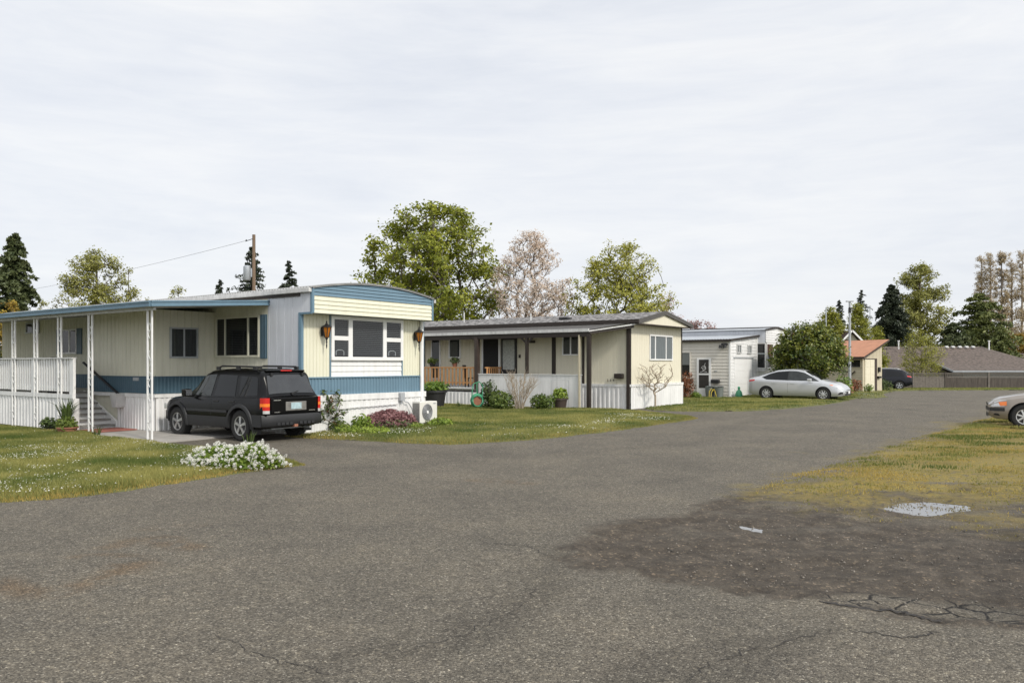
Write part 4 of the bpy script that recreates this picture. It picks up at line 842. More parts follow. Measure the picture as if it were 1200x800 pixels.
def branch_mesh(name, A, par, r0, rtip, mat_, parent, sides=5, ex=.48):
    n = len(A); w = np.zeros(n); kids = np.bincount(par[par >= 0], minlength=n); w[kids == 0] = 1
    for i in range(n-1, 0, -1): w[par[i]] += w[i]
    w = np.maximum(w, 1); r = rtip+(r0-rtip)*(w/w[0])**ex
    idx = np.arange(1, n); P = A[par[idx]]; Q = A[idx]; d = Q-P; l = np.linalg.norm(d, axis=1)[:, None]+1e-9; d = d/l
    ref = np.where(np.abs(d[:, 2:3]) < .9, np.array([[0, 0, 1.]]), np.array([[1., 0, 0]])); a = np.cross(d, ref); a /= np.linalg.norm(a, axis=1)[:, None]; b = np.cross(d, a)
    rp = np.minimum(r[par[idx]], r[idx]*1.35)[:, None]; rq = r[idx][:, None]; V = []
    for C_, rr_ in ((P-d*.0, rp), (Q+d*.02*l, rq)):
        for k in range(sides):
            t = 2*math.pi*k/sides; V.append(C_+(a*math.cos(t)+b*math.sin(t))*rr_)
    V = np.stack(V, 1); m = len(idx); F = []
    for k in range(sides):
        k2 = (k+1) % sides; F.append(np.arange(m)[:, None]*2*sides+np.array([k, k2, sides+k2, sides+k]))
    return npmesh(name, V.reshape(-1, 3), np.concatenate(F), mat_, parent=parent, smooth=True)
def crown_targets(n, q, h0, h1, prof, holes=.0, seed=0, shell=.55, hs=.55):
    out = []; rm = max(prof(t) for t in np.linspace(0, 1, 20))
    while len(out) < n:
        z = q.random(); r = prof(z); a = q.uniform(0, 2*math.pi)
        if q.random() > r/rm+.08: continue
        rr = r*q.random()**shell*q.uniform(.85, 1.12)
        x, y, zz = rr*math.cos(a), rr*math.sin(a), h0+(h1-h0)*z
        if holes and mnoise.noise(Vector((x*hs+seed*7.3, y*hs, zz*hs))) < holes-.5+.1: continue
        out.append((x, y, zz))
    return np.array(out)
def tree(kind, label, px, Y, top, h0, prof, n=420, leaf='leaf_mid', lsize=.16, per=26, sig=.28, bark='bark', r0=.22, seed=1, trunks=1, holes=.3, wz=1.2, tb=.5, up=.12, segs=4, group=None, rtip=.012, shell=.55, cat='tree', aspect=1.5, hs=.55, tips_only=False, loc=None, hz0=None, hzf=.55):
    q = np.random.default_rng(seed); X = GX(px, Y) if loc is None else loc[0]; z0 = float(gz(X, Y)); H = GH(top, Y)-z0
    e = empty(kind, (X, Y, z0), 0, label, cat, group)
    T = crown_targets(n, q, h0, H, prof, holes, seed, shell, hs)
    ht = h0+(H-h0)*hzf if hz0 is None else hz0; wob = .10 if hzf < .7 else .03; tr = []; m = 9
    for i in range(m): f = i/(m-1); tr.append((wob*H*.12*math.sin(f*4+seed)*f, wob*H*.12*math.cos(f*3+seed)*f, -.15+(ht+.15)*f))
    tr = np.array(tr)
    A, par, tips = grow(None, tr, T, segs=segs, wz=wz, q=q, up=up)
    branch_mesh('trunk', A, par, r0, rtip, bark, e)
    reps = []
    for k in range(2 if not tips_only else 1):
        nd = tips if k == 0 else par[tips]
        reps.append(np.repeat(A[nd], per if k == 0 else per//2, axis=0))
    Cc = np.concatenate(reps); cl = np.concatenate([np.repeat(np.arange(len(tips)), per)]+([np.repeat(np.arange(len(tips)), per//2)] if not tips_only else []))
    g_ = q.normal(size=Cc.shape); Cc = Cc+g_*np.array([sig, sig, sig*.7])
    tp = q.normal(0, .16, len(tips))[cl]
    ctr = Cc-np.array([0, 0, (h0+H)/2]); ctr /= np.linalg.norm(ctr, axis=1)[:, None]+1e-9
    leafquads('crown', e, Cc, lsize, leaf, q, .5, tb, ctr, (0, 0, 0), aspect, tp)
    return e
def egg(r, a=.75, b=.6): return lambda t: r*max(.02, (math.sin(math.pi*min(1, t**a)))**b)
def conifer(kind, label, px, Y, top, r, leaf='needle_dark', seed=1, h0=.4, pw=.85, n=90, per=46, lsize=.13, droop=.25, group=None, gap=.0, r0=.22, base_cut=0, layered=False, dense=1.0, flat=1.0, lean=0):
    q = np.random.default_rng(seed); X = GX(px, Y); z0 = float(gz(X, Y)); H = GH(top, Y)-z0
    e = empty(kind, (X, Y, z0), 0, label, 'tree', group)
    mb = MB(); mb.tube([(lean*math.sin(k*.7), 0, -.1+(H+.05)*k/8) for k in range(9)], [r0*(1-k/8.3)+.012 for k in range(9)], 7)
    Cs, Ts = [], []
    nb = int(n*1.25)
    for i in range(nb):
        f = (i+.5)/nb if not layered else (int((i+.5)/nb*14)+q.uniform(0, .35))/14
        f = f**.92; z = h0+(H-h0)*f; L = 1.28*r*(1-f)**pw*q.uniform(.62, 1.12)+.12
        if gap and mnoise.noise(Vector((z*.9, i*.37, seed))) < gap-.5: L *= .55
        a = q.uniform(0, 6.283) if not layered else i*2.4+q.uniform(-.4, .4); ca, sa = math.cos(a), math.sin(a)
        dz = -droop*L*q.uniform(.4, 1.2); upk = .10*L
        mb.tube([(0, 0, z), (ca*L*.5, sa*L*.5, z+dz*.35+upk), (ca*L, sa*L, z+dz)], [.03*(1-f)+.012, .014, .005], 4, cap=False)
        k = max(12, int(2.1*per*(.35+L/r*.8))); s = q.random(k)**.65; wd = (.30*L*(1-s*.55)+.05)*flat
        off = q.normal(size=k)*wd*.55; zz = z+dz*s**1.3+upk*np.sin(np.pi*s)+q.normal(size=k)*.05*L-.10*np.abs(off)
        Cs.append(np.stack([ca*L*s-sa*off, sa*L*s+ca*off, zz], -1)); Ts.append(np.full(k, q.normal(0, .12))+.25*s-.12)
    mb.build('trunk', 'darkbark', e)
    Cc = np.concatenate(Cs); t = np.concatenate(Ts)
    leafquads('crown', e, Cc, lsize*.8, leaf, q, .35, .42, None, (0, 0, 0), 2.4, t)
    return e
tree('maple_tree', 'large spreading green maple rising between the two nearest mobile homes', 506, 56, 240, 3.0, egg(5.1, .80, .40), n=1000, leaf='leaf_maple', lsize=.15, per=20, sig=.25, bark='bark', r0=.30, seed=3, holes=.43, hzf=.38, tb=.40, up=.10, rtip=.014, shell=.5, hs=.75)
tree('cherry_tree', 'sparse pale pink blossoming cherry tree right of the big maple', 622, 54, 271, 2.0, lambda t: 3.7*(.55+.65*t)*(1-max(0, t-.55)/.45*.85), n=950, leaf='leaf_blossom', lsize=.075, per=18, sig=.12, bark='bark', r0=.16, seed=5, holes=.20, tb=.45, wz=5, up=-.06, rtip=.006, hzf=.25, segs=4, aspect=1.3)
tree('young_tree', 'yellow green spring tree with dark spreading limbs behind the gable roof', 726, 52, 283, 1.6, lambda t: 3.45*(.90+.45*t-1.15*t**3.2), n=980, leaf='leaf_lime', lsize=.10, per=18, sig=.17, bark='darkbark', r0=.17, seed=8, holes=.36, tb=.5, up=-.04, wz=2.5, rtip=.008, hzf=.28, hs=.8)
tree('cherry_tree', 'small pinkish blossoming tree just behind the peak of the shingle gable', 783, 60, 344, 1.5, egg(1.9, .9, .5), n=150, leaf='leaf_pink', lsize=.09, per=20, sig=.16, r0=.1, seed=9, holes=.25, tb=.6, wz=1.8)
tree('plum_tree', 'low dark pink flowering tree above the white house roof', 818, 62, 374, 1.5, egg(2.2, .8, .5), n=170, leaf='leaf_pink', lsize=.09, per=22, sig=.18, bark='darkbark', r0=.1, seed=10, holes=.2, tb=.25, wz=1.5)
conifer('fir_tree', 'tall dark pointed fir at the left edge of the photo', 17, 60, 274, 2.05, 'needle_mid', 21, h0=1, pw=.62, n=170, per=56, lsize=.17, droop=.30)
tree('golden_cypress', 'golden orange green evergreen bush in front of the tall left fir', 4, 52, 345, .3, egg(1.35, .7, .5), n=170, leaf='leaf_gold', lsize=.09, per=30, sig=.14, seed=22, r0=.08, holes=.1)
tree('small_tree', 'small faint pale tree right of the tall left fir', 50, 66, 352, .8, egg(1.2, .8, .6), n=90, leaf='leaf_pale', lsize=.10, per=16, sig=.18, seed=23, r0=.07, holes=.3)
tree('poplar_tree', 'rounded pale green poplar above the left end of the awning', 113, 62, 293, 1.8, egg(2.75, .9, .45), n=700, leaf='leaf_pale', lsize=.11, per=20, sig=.19, seed=24, r0=.16, hzf=.9, holes=.36, tb=.35, wz=2.2, up=.02)
tree('poplar_tree', 'smaller thin pale poplar touching the right side of the rounded one', 151, 63, 314, 1.8, egg(1.0, .9, .5), n=130, leaf='leaf_pale', lsize=.11, per=18, sig=.18, seed=25, r0=.09, hzf=.9, holes=.36, tb=.55, wz=2.5, up=.02)
tree('small_tree', 'tiny treetop poking over the awning left of the twin pale tops', 173, 66, 343, 1.0, egg(.7, .9, .5), n=60, leaf='leaf_pale', lsize=.10, per=18, sig=.16, seed=26, r0=.06, holes=.2, wz=2.5)
tree('small_tree', 'pale green twin tops showing above the blue awning corner', 209, 66, 335, 1.0, egg(1.25, .9, .5), n=130, leaf='leaf_pale', lsize=.10, per=18, sig=.15, seed=27, r0=.08, holes=.36, wz=2.5)
conifer('fir_tree', 'dark broad fir behind the wooden utility pole', 295, 68, 290, 3.1, 'needle_dark', 28, h0=2, pw=.8, n=150, per=34, lsize=.13, droop=.02, gap=.5)
conifer('fir_tree', 'little dark fir tip left of the utility pole', 258, 72, 328, 1.2, 'needle_dark', 29, h0=3, pw=.7, n=60, per=26, lsize=.13, droop=.10)
conifer('fir_tree', 'dark narrow fir between the utility pole and the curved roof', 339, 70, 306, 1.95, 'needle_dark', 30, h0=2, pw=.75, n=90, per=34, lsize=.14, droop=.15, gap=.4)
tree('cypress_tree', 'bright yellow green conical evergreen right above the big round bush', 972, 72, 361, .5, lambda t: 2.5*(1-t)**.55+.1, n=420, leaf='leaf_lime', lsize=.11, per=26, sig=.17, seed=31, hzf=.9, r0=.12, holes=.15, tb=.12, wz=2.5)
tree('cypress_tree', 'tall yellow green columnar evergreen behind the orange roofed shed', 1005, 74, 357, .5, lambda t: 1.75*(1-t)**.5+.1, n=380, leaf='leaf_lime', lsize=.11, per=26, sig=.17, seed=32, hzf=.9, r0=.12, holes=.15, tb=.10, wz=2.5)
tree('cypress_tree', 'lower yellow green evergreen at the right end of the shed roof', 1026, 76, 381, .5, lambda t: 1.3*(1-t)**.5+.1, n=200, leaf='leaf_lime', lsize=.11, per=26, sig=.17, seed=33, hzf=.9, r0=.1, holes=.1, tb=.12, wz=2.5)
conifer('fir_tree', 'small dark fir left of the street light top', 983, 95, 352, 1.9, 'needle_dark', 34, h0=2, pw=.8, n=90, per=22, lsize=.14, droop=.1, gap=.4)
conifer('fir_tree', 'dark fir right of the street light top with open branches', 1009, 98, 340, 3.0, 'needle_dark', 35, h0=2, pw=.8, n=95, per=22, lsize=.14, gap=.5, droop=.05)
conifer('spruce_tree', 'dense dark spruce behind the grey roof left of the tall pale tree', 1045, 110, 334, 3.2, 'needle_dark', 36, h0=.6, pw=.60, n=190, per=70, lsize=.20, droop=.2, r0=.3)
tree('cottonwood_tree', 'tall pale green cottonwood standing high above the brown roof', 1078, 114, 311, 2.0, egg(4.4, .85, .42), n=620, leaf='leaf_pale', lsize=.20, per=20, sig=.32, seed=37, r0=.3, hzf=.9, holes=.42, tb=.25, wz=2.2, up=.02, hs=.5)
tree('willow_tree', 'airy yellowish green small tree in front of the brown roof behind the fence', 1080, 84, 386, .9, lambda t: 2.5*(.55+.9*t-1.2*t*t*t), n=420, leaf='leaf_lime', lsize=.075, per=14, sig=.20, seed=38, r0=.1, holes=.2, tb=.35, wz=1.8, rtip=.012)
conifer('pine_tree', 'layered dark green pine with long horizontal branches left of the bare poplars', 1148, 112, 342, 4.9, 'needle_pine', 39, h0=3, pw=.60, n=64, per=120, lsize=.24, droop=-.05, gap=.52, layered=True, r0=.35, flat=1.3)
conifer('spruce_tree', 'low dark green evergreen between the cottonwood and the pine', 1118, 108, 378, 2.9, 'needle_mid', 40, h0=.5, pw=.5, n=110, per=44, lsize=.2)
conifer('spruce_tree', 'dull green evergreen under the right side of the pine', 1172, 106, 388, 2.6, 'needle_pine', 44, h0=.5, pw=.5, n=90, per=44, lsize=.2)
for k, (px, tp, Y, hw, lab) in enumerate([(1150, 300, 122, 1.0, 'leftmost of the tall bare tan poplars behind the pine'), (1161, 296, 124, 1.0, 'second tall bare tan poplar from the left behind the pine'), (1174, 295, 120, 1.0, 'orange tinted tall poplar in the middle of the bare poplar row'), (1186, 297, 124, 1.1, 'second tall bare poplar from the right photo edge'), (1198, 293, 122, 1.1, 'tall bare poplar standing at the right photo edge')]):
    tree('lombardy_poplar', lab, px, Y, tp, 2.5, lambda t, hw=hw: hw*(.35+.75*math.sin(math.pi*min(1, t*.92+.05))**.6), n=420, leaf='leaf_tan', lsize=.11, per=14 if k != 2 else 26, sig=.16, bark='palebark' if k != 2 else 'bark', r0=.20, seed=50+k, holes=.2, tb=.5 if k != 2 else .2, wz=3, up=-.06, rtip=.013, hzf=.95, group='tall bare poplars at the right')
tree('bush', 'olive brown bushy tree under the poplars at the right edge', 1194, 116, 390, .5, egg(1.9, .7, .5), n=190, leaf='leaf_gold', lsize=.14, per=30, sig=.26, seed=57, r0=.12, holes=.1, tb=.1)
# round camellia bush beside the silver car
def camellia():
    px, Y = 948, 41.6; q = np.random.default_rng(60); X = GX(px, Y); e = empty('camellia_bush', (X, Y, 0), 0, 'big rounded dark green bush behind the silver sedan', 'bush')
    H = 3.78; T = crown_targets(620, q, .25, H, lambda t: 1.85*(max(.05, math.sin(math.pi*min(1, (t*.86+.10))))**.55), .12, 60, .35)
    tr = np.array([(0, 0, -.1+.28*k) for k in range(6)]); A, par, tips = grow(None, tr, T, segs=3, wz=1.2, q=q)
    branch_mesh('trunk', A, par, .12, .008, 'bark', e)
    Cc = np.repeat(A[tips], 34, axis=0); cl = np.repeat(np.arange(len(tips)), 34); Cc = Cc+q.normal(size=Cc.shape)*.13
    d = Cc-np.array([0, 0, H*.45]); d /= np.linalg.norm(d, axis=1)[:, None]
    leafquads('crown', e, Cc, .085, 'leaf_bush', q, .5, .32, d, (0, 0, 0), 1.7, q.normal(0, .2, len(tips))[cl])
    # a few fading pink flowers on its left side
    k = q.choice(len(tips), 26); P = A[tips[k]]; P = P[(P[:, 0] < -.6) & (P[:, 2] > 1.4)]
    if len(P): leafquads('blossom', e, np.repeat(P, 4, axis=0)+q.normal(size=(len(P)*4, 3))*.06, .09, 'leaf_rust', q, .5, .8)
leafmat('leaf_bush', (.05,.085,.015), (.30,.31,.045), .25, .45)
camellia()
# ------------------------------------------------------------------ garden plants near home 1
p = G(384, 507)
e = empty('rhododendron', (*p, 0), 0, 'leggy reddish green shrub beside the rear corner of the black car', 'shrub')
q = np.random.default_rng(70); T = crown_targets(46, q, .28, 1.02, lambda t: .36*(.55+.8*math.sin(math.pi*min(1, t*.8+.1))), 0, 70, .6); T[:, 0] += .02
A, par, tips = grow(None, np.array([(0, 0, -.03+.05*k) for k in range(5)]), T, segs=3, wz=1.5, q=q); branch_mesh('stems', A, par, .028, .006, 'bark', e)
Cc = np.repeat(A[tips], 11, axis=0); Cc = Cc+q.normal(size=Cc.shape)*.045; leafquads('foliage', e, Cc, .05, 'leaf_dark', q, .8, .75, None, (0, 0, 0), 2.2)
Cc = np.repeat(A[tips], 3, axis=0); Cc = Cc+q.normal(size=Cc.shape)*.03; leafquads('young_leaves', e, Cc, .04, 'leaf_rust', q, .8, .5, None, (0, 0, 0), 2.0)
p = G(455, 503.5)
e = empty('heather_mound', (p[0], p[1]+.35, 0), R(20), 'low spreading purple pink heather mound in front of the white skirting', 'heather')
q = np.random.default_rng(71); n = 15000; d = q.normal(size=(n, 3)); d /= np.linalg.norm(d, axis=1)[:, None]; d[:, 2] = np.abs(d[:, 2]); rad = q.random(n)**.22
lump = .82+.38*fbm(d[:, 0]*4+3, d[:, 1]*4+d[:, 2]*3, 3, 5); c = d*(rad*lump)[:, None]*np.array([.78, .50, .50]); leafquads('foliage', e, c, .024, 'leaf_heather', q, .5, .5, d, (0, 0, .02), 2.6, (fbm(c[:, 0]*9, c[:, 1]*9+c[:, 2]*6, 3, 2)-.5)*1.2)
leafclump('lower_stems', e, 1500, .72, .30, .04, 'leaf_dark', seed=6)
for k, (px, py, r, h, n, sz, m, tb, lab) in enumerate([(424, 505, .26, .42, 500, .05, 'leaf_green', .45, 'small bright green plant left of the heather mound'), (408, 509, .34, .22, 600, .04, 'leaf_green', .7, 'low yellow green groundcover plant next to the leggy shrub'), (437, 509, .45, .20, 800, .035, 'leaf_green', .75, 'yellowish cushion plant in front of the heather mound'), (466, 494, .22, .62, 420, .06, 'leaf_lime', .2, 'variegated plant below the electric box behind the heather'), (515, 500, .36, .24, 500, .055, 'leaf_green', .55, 'leafy green plant right of the air conditioner'), (487, 503, .20, .18, 260, .04, 'leaf_green', .6, 'small green tuft in front of the air conditioner'), (396, 506, .3, .3, 500, .05, 'leaf_mid', .6, 'dark green clump between the leggy shrub and the bed')]):
    shrub(px, py, r, h, n, sz, m, lab, 80+k, tb, stems=3, cat='plant', kind_name='garden_plant')
for k, (px, py, nn, hh, lab) in enumerate([(432, 500, 30, .42, 'clump of upright narrow leaves behind the heather mound'), (395, 511, 26, .26, 'low grassy clump at the left end of the flower bed'), (292, 524, 26, .34, 'tuft of iris-like leaves behind the white flower bush'), (113, 511, 22, .26, 'grassy clump beside the terracotta trough'), (538, 478, 26, .30, 'weed clump against the white deck skirting')]):
    p = G(px, py); o = MB(); spikes(o, nn, .10, hh, .022, random.Random(k), .55); o = o.build('leaf_clump', 'grassleaf'); o.location = (*p, .01); tag(o, lab, 'plant')
# white flowering candytuft at the driveway corner
p = G(275, 553)
e = empty('flower_bush', (p[0]-.12, p[1]+.50, 0), R(12), 'mound of white candytuft flowers at the driveway corner', 'flower bush')
q = np.random.default_rng(90)
def dome(n, up=0):
    d = q.normal(size=(n, 3)); d /= np.linalg.norm(d, axis=1)[:, None]; d[:, 2] = np.abs(d[:, 2]); d[:, 2] = d[:, 2]**.8
    lump = .80+.42*fbm(d[:, 0]*2.6+4, d[:, 1]*2.6+7, 3, 91)+.2*(fbm(d[:, 0]*8, d[:, 1]*8+d[:, 2]*7, 2, 7)-.5); return d, lump
d, lump = dome(15000); rad = q.random(15000)**.35; leafquads('foliage', e, d*(rad*lump)[:, None]*np.array([.74, .58, .34]), .022, 'leaf_green', q, .7, .40, None, (0, 0, .02), 3.2)
d, lump = dome(900); k = q.random(900) < .45+.5*(d[:, 0] < -.2)*(d[:, 2] < .5); d, lump = d[k], lump[k]
Cf = d*(lump*q.uniform(.95, 1.08, len(d)))[:, None]*np.array([.76, .60, .36])+np.array([0, 0, .02])
sz = np.repeat(q.uniform(.6, 1.25, len(d)), 34)[:, None]; v = q.normal(size=(len(sz), 3)); v /= np.linalg.norm(v, axis=1)[:, None]
leafquads('blossom', e, np.repeat(Cf, 34, axis=0)+v*sz*.024, .013, 'petal2', q, .2, .5, v, (0, 0, 0), 1.1)
# bare twiggy bush and small bare tree
def bare(px, py, top, prof, n, label, kind, cat, seed, r0, rtip, h0=.2, m='palebark', wz=3.0, up=.0, ht=.3, buds=True):
    p = G(px, py); q = np.random.default_rng(seed); e = empty(kind, (*p, 0), 0, label, cat); H = GH(top, p[1])
    T = crown_targets(n, q, h0, H, prof, 0, seed, .5); tr = np.array([(0, 0, -.05+(ht+.05)*k/4) for k in range(5)])
    A, par, tips = grow(None, tr, T, segs=4, wz=wz, q=q, up=up, jit=.09); branch_mesh('branches', A, par, r0, rtip, m, e, ex=.42)
    if buds: Cc = np.repeat(A[tips], 4, axis=0)+q.normal(size=(len(tips)*4, 3))*.03; leafquads('buds', e, Cc, .022, 'leaf_tan', q, .5, .6)
p = G(608, 481); e = empty('twiggy_bush', (*p, 0), 0, 'bare pale twiggy bush spreading in front of the half wall', 'bush'); rr = random.Random(9); mb = MB()
for i in range(26):
    a = rr.uniform(0, 6.28); sp = rr.uniform(.15, 1.0); hh = 1.55*rr.uniform(.75, 1.05)*(1-.15*sp); b = Vector((.16*math.cos(a)*rr.random(), .16*math.sin(a)*rr.random(), -.03)); pts = [b]
    for k in range(1, 6): t = k/5; pts.append(b+Vector((math.cos(a)*sp*.72*t**1.15+rr.gauss(0, .02), math.sin(a)*sp*.72*t**1.15+rr.gauss(0, .02), hh*t)))
    mb.tube(pts, [.017, .014, .011, .009, .006, .003], 5, cap=False)
    for k in (2, 3, 4, 4):
        for _ in range(2):
            d = Vector((rr.gauss(0, .5)+math.cos(a)*.4, rr.gauss(0, .5)+math.sin(a)*.4, 1.3)).normalized()*rr.uniform(.2, .5); m_ = pts[k]+d*.5+Vector((rr.gauss(0, .02), rr.gauss(0, .02), 0)); mb.tube([pts[k], m_, pts[k]+d], [.007, .005, .0025], 4, cap=False)
mb.build('branches', 'palebark', e)
bare(768, 478.5, 426, lambda t: .92*(.45+.85*t-.6*t**4), 120, 'small bare pale branched tree in front of the cream gable wall', 'bare_tree', 'tree', 102, .040, .0045, .75, ht=.5, wz=1.6)
# ------------------------------------------------------------------ HOME 3: white house with garage, bay window
h3 = empty('mobile_home', (*L3, 0), TH, 'white lap sided house with garage door and boxed bay window behind the silver car', 'house')
F3 = fr(0); S3 = sd(0); zt3 = lambda x: 3.0+x/4.02*.30
mb = MB(); mb.box(.05, 4.0, .05, 9, 0, 2.98); mb.box(4.05, 8.4, .05, 12, 0, 3.3); mb.build('inner_wall', 'greywhite', h3)
mb = MB(); laps(mb, S3, 0, 9, 0.02, 2.95, .165, .022); mb.build('side_wall', 'cream2', h3)
M['warmwhite'] = mat('warm white lap siding', (.62, .59, .53), .6, var=.08, vs=2, streak=.08)
h3.children[-1].data.materials[0] = M['warmwhite']
mb = MB(); laps(mb, F3, 0, 4.02, .0, 3.0, .165, .020); mb.hexa([(0,-.0,2.98),(4.02,-.0,2.98),(4.02,.05,2.98),(0,.05,2.98),(0,-.0,3.0),(4.02,-.0,3.30),(4.02,.05,3.30),(0,.05,3.0)]); mb.build('garage_wall', 'white', h3)
mb = MB(); mb.pbox(F3, -.03, .06, 0, 3.0, -.06, .03); mb.pbox(F3, 3.95, 4.05, 0, 3.2, -.02, .04); mb.build('corner_board', 'white2', h3)
mb = MB(); P = []
for i in range(120):
    y = -.12+9.2*i/119; P.append([(-.18, y, 3.0+(.03 if i % 2 else 0)), (4.0, y, 3.34+(.03 if i % 2 else 0))])
mb.grid(P); gr_ = mb.build('garage_roof', 'galv', h3)
mb = MB(); mb.box(-.20, -.14, -.12, 9, 2.90, 3.00); mb.bar((-.2, -.12, 2.97), (4.1, -.12, 3.31), .05, .09); mb.build('roof_edge', 'brown', gr_)
mb = MB(); mb.pbox(F3, .50, 3.2, 0, 2.04, .0, .03); o = mb.build('garage_door', 'white2', h3)
mb = MB(); [mb.pbox(F3, .52, 3.18, .34*k+.02, .34*k+.32, .03, .042) for k in range(6)]; mb.build('door_panel', 'white2', o)
mb = MB(); mb.pbox(F3, .42, 3.3, 2.04, 2.10, .0, .07); mb.pbox(F3, 3.2, 3.28, 0, 2.04, .0, .05); mb.build('frame', 'steel', o)
for a in (.92, 2.48): window(h3, F3, a, a+.50, 2.36, 2.72, fw=.05, muls=((a+.22, a+.28),), blind='curtain', bm='blindw', fm='greywhite', d=.02)
window(h3, S3, 2.18, 3.0, 1.05, 2.34, fw=.05, fm='warmwhite', d=.02); mb = MB(); mb.pbox(S3, 2.19, 2.99, 1.70, 2.33, .03, .04); mb.build('blind', 'blindw', h3)
mb = MB(); mb.pbox(S3, 1.00, 1.78, 0, 2.06, .02, .05); o = mb.build('screen_door', 'white2', h3)
mb = MB(); mb.pbox(S3, 1.12, 1.66, 1.27, 1.98, .05, .056); mb.pbox(S3, 1.12, 1.66, .50, 1.18, .05, .056); mb.build('screen', 'darkwood', o)
mb = MB(); sc = [(math.cos(t)*(.14-.012*t), math.sin(t)*(.14-.012*t)) for t in np.linspace(0, 8, 24)]; mb.tube([S3(1.38+a, .07, 1.52+b) for a, b in sc], .014, 5); mb.tube([S3(1.30, .07, 1.80), S3(1.36, .07, 1.66), S3(1.32, .07, 1.5), S3(1.45, .07, 1.38)], .012, 5); mb.tube([S3(1.22, .07, 1.33), S3(1.4, .07, 1.37), S3(1.58, .07, 1.33)], .012, 5); mb.build('scrollwork', 'greywhite', o)
mb = MB(); mb.pbox(S3, .52, .96, .76, .95, .03, .22); mb.build('mailbox', 'black', h3, bevel=.03)
mb = MB(); mb.pbox(S3, .12, .40, 2.70, 2.80, .02, .20); mb.lathe([(0, 0), (.08, 0), (.1, -.16), (0, -.16)], S3(.2, .22, 2.72), n=10); mb.lathe([(0, 0), (.08, 0), (.1, -.16), (0, -.16)], S3(.42, .22, 2.72), n=10); mb.build('flood_light', 'black', h3)
mb = MB(); mb.lathe([(0, -.02), (.05, 0), (0, .02)], S3(.38, .05, .62), n=8); mb.pbox(S3, .68, .85, 1.36, 1.40, .02, .04); mb.build('wall_fitting', 'steel', h3)
BY = -.47; FB = fr(BY); SB = sd(4.03); xr = 8.3; pk3 = 5.95
def rz3(x): return 3.62+.20*(1-abs(x-pk3)/(pk3-3.9 if x < pk3 else xr+.15-pk3))-.0*x
mb = MB(); laps(mb, FB, 4.03, xr, 2.95, 3.60, .13, .018); mb.face([FB(4.03, .0, 3.58), FB(xr, .0, 3.58), FB(pk3, .0, 3.80)]); mb.build('front_fascia', 'white', h3)
mb = MB(); mb.box(4.04, xr-.01, BY+.01, .0, 2.93, 3.6); mb.box(4.04, xr-.01, 0, 12, 2.9, 3.6); mb.build('fascia_box', 'greywall', h3)
mb = MB(); mb.grid([[(x, y, rz3(x)) for x in (3.9, pk3, xr+.15)] for y in (BY-.06, 12)]); rr_ = mb.build('roof', 'galv', h3)
mb = MB(); mb.bar((3.9, BY-.06, rz3(3.9)), (pk3, BY-.06, rz3(pk3)), .05, .08); mb.bar((pk3, BY-.06, rz3(pk3)), (xr+.15, BY-.06, rz3(xr+.15)), .05, .08); mb.bar((pk3, BY, rz3(pk3)+.01), (pk3, 12, rz3(pk3)+.01), .3, .06); mb.build('roof_edge', 'brown', rr_)
mb = MB(); mb.box(4.03, xr, BY+.05, .05, 1.36, 1.50); mb.box(4.03, xr, BY+.05, .0, .0, .9); mb.build('bay_sill', 'white', h3)
mb = MB(); laps(mb, F3, 4.03, xr, 0, 1.36, .165, .02); mb.build('wall', 'white', h3)
mb = MB(); mb.box(4.08, xr-.05, BY+.08, -.02, 1.5, 2.9); mb.build('bay_interior', 'darkwood', h3)
window(h3, SB, BY+.03, -.03, 1.55, 2.86, rails=((BY+.03, -.03, 2.28, 2.36),), fw=.05, proud=.03)
window(h3, fr(BY+.05), 4.35, 7.9, 1.57, 2.84, muls=((5.35, 5.75), (6.9, 7.1)), fw=.10, d=.0, proud=.04)
# things by home 3
def bin_(loc, rz, label, col, r=.24, h=.62):
    e = empty('garbage_bin', loc, rz, label, 'trash bin'); mb = MB(); mb.lathe([(0, 0), (r*.82, 0), (r, h*.9), (r*1.05, h*.92), (r*1.05, h*.95), (r*.5, h), (0, h)], n=18); mb.build('bin_body', col, e, smooth=35)
    mb = MB(); mb.bar((-.12, -r, h*.95), (.12, -r, h*.95), .03); mb.build('handle', 'plasticblack', e)
p = W(L3, -.40, .92); bin_((*p, 0), 0, 'grey bin directly right of the screen door of the white house', 'greybin')
p = W(L3, -.45, .42); bin_((*p, 0), 0, 'grey green bin near the garage corner of the white house', 'greybin')
p = W(L3, -.8, .70); o = MB(); o.tube([(0, 0, .0), (.02, .0, .3), (.16, .0, .48), (.22, 0, .3), (.3, 0, .02)], .022, 6); o.tube([(-.1, 0, 0), (-.08, 0, .35), (.02, 0, .5), (.1, 0, .4)], .02, 6); o = o.build('hose', mat('yellow hose', (.55, .42, .05), .5)); o.location = (*p, 0); tag(o, 'yellow coiled hose piece lying over the two grey bins', 'hose')
p = W(L3, .30, -.35); o = MB(); o.lathe([(0, 0), (.17, 0), (.19, .16), (.14, .34), (.05, .44), (.07, .55), (.03, .6), (0, .6)], n=14); o = o.build('watering_can', 'greenplastic', smooth=40); o.location = (*p, 0); tag(o, 'pale green garden sprayer standing at the corner of the white garage', 'sprayer')
p = W(L3, -.50, 2.35); e = empty('window_box', (*p, 0), TH, 'raised dark planter box on a post below the blind window', 'planter'); mb = MB(); mb.box(-.17, .17, -.5, .5, .78, .98); mb.build('box', 'brown2', e); mb = MB(); mb.box(-.05, .05, .1, .2, 0, .78); mb.build('leg', 'brown', e); leafclump('foliage', e, 160, .3, .25, .06, 'leaf_blossom', cz=1.03, seed=3)
shrub(803, 467.2, .42, 1.35, 900, .07, 'leaf_rust', 'rust coloured shrub at the right corner of the cream gable home', 111, tb=.6)
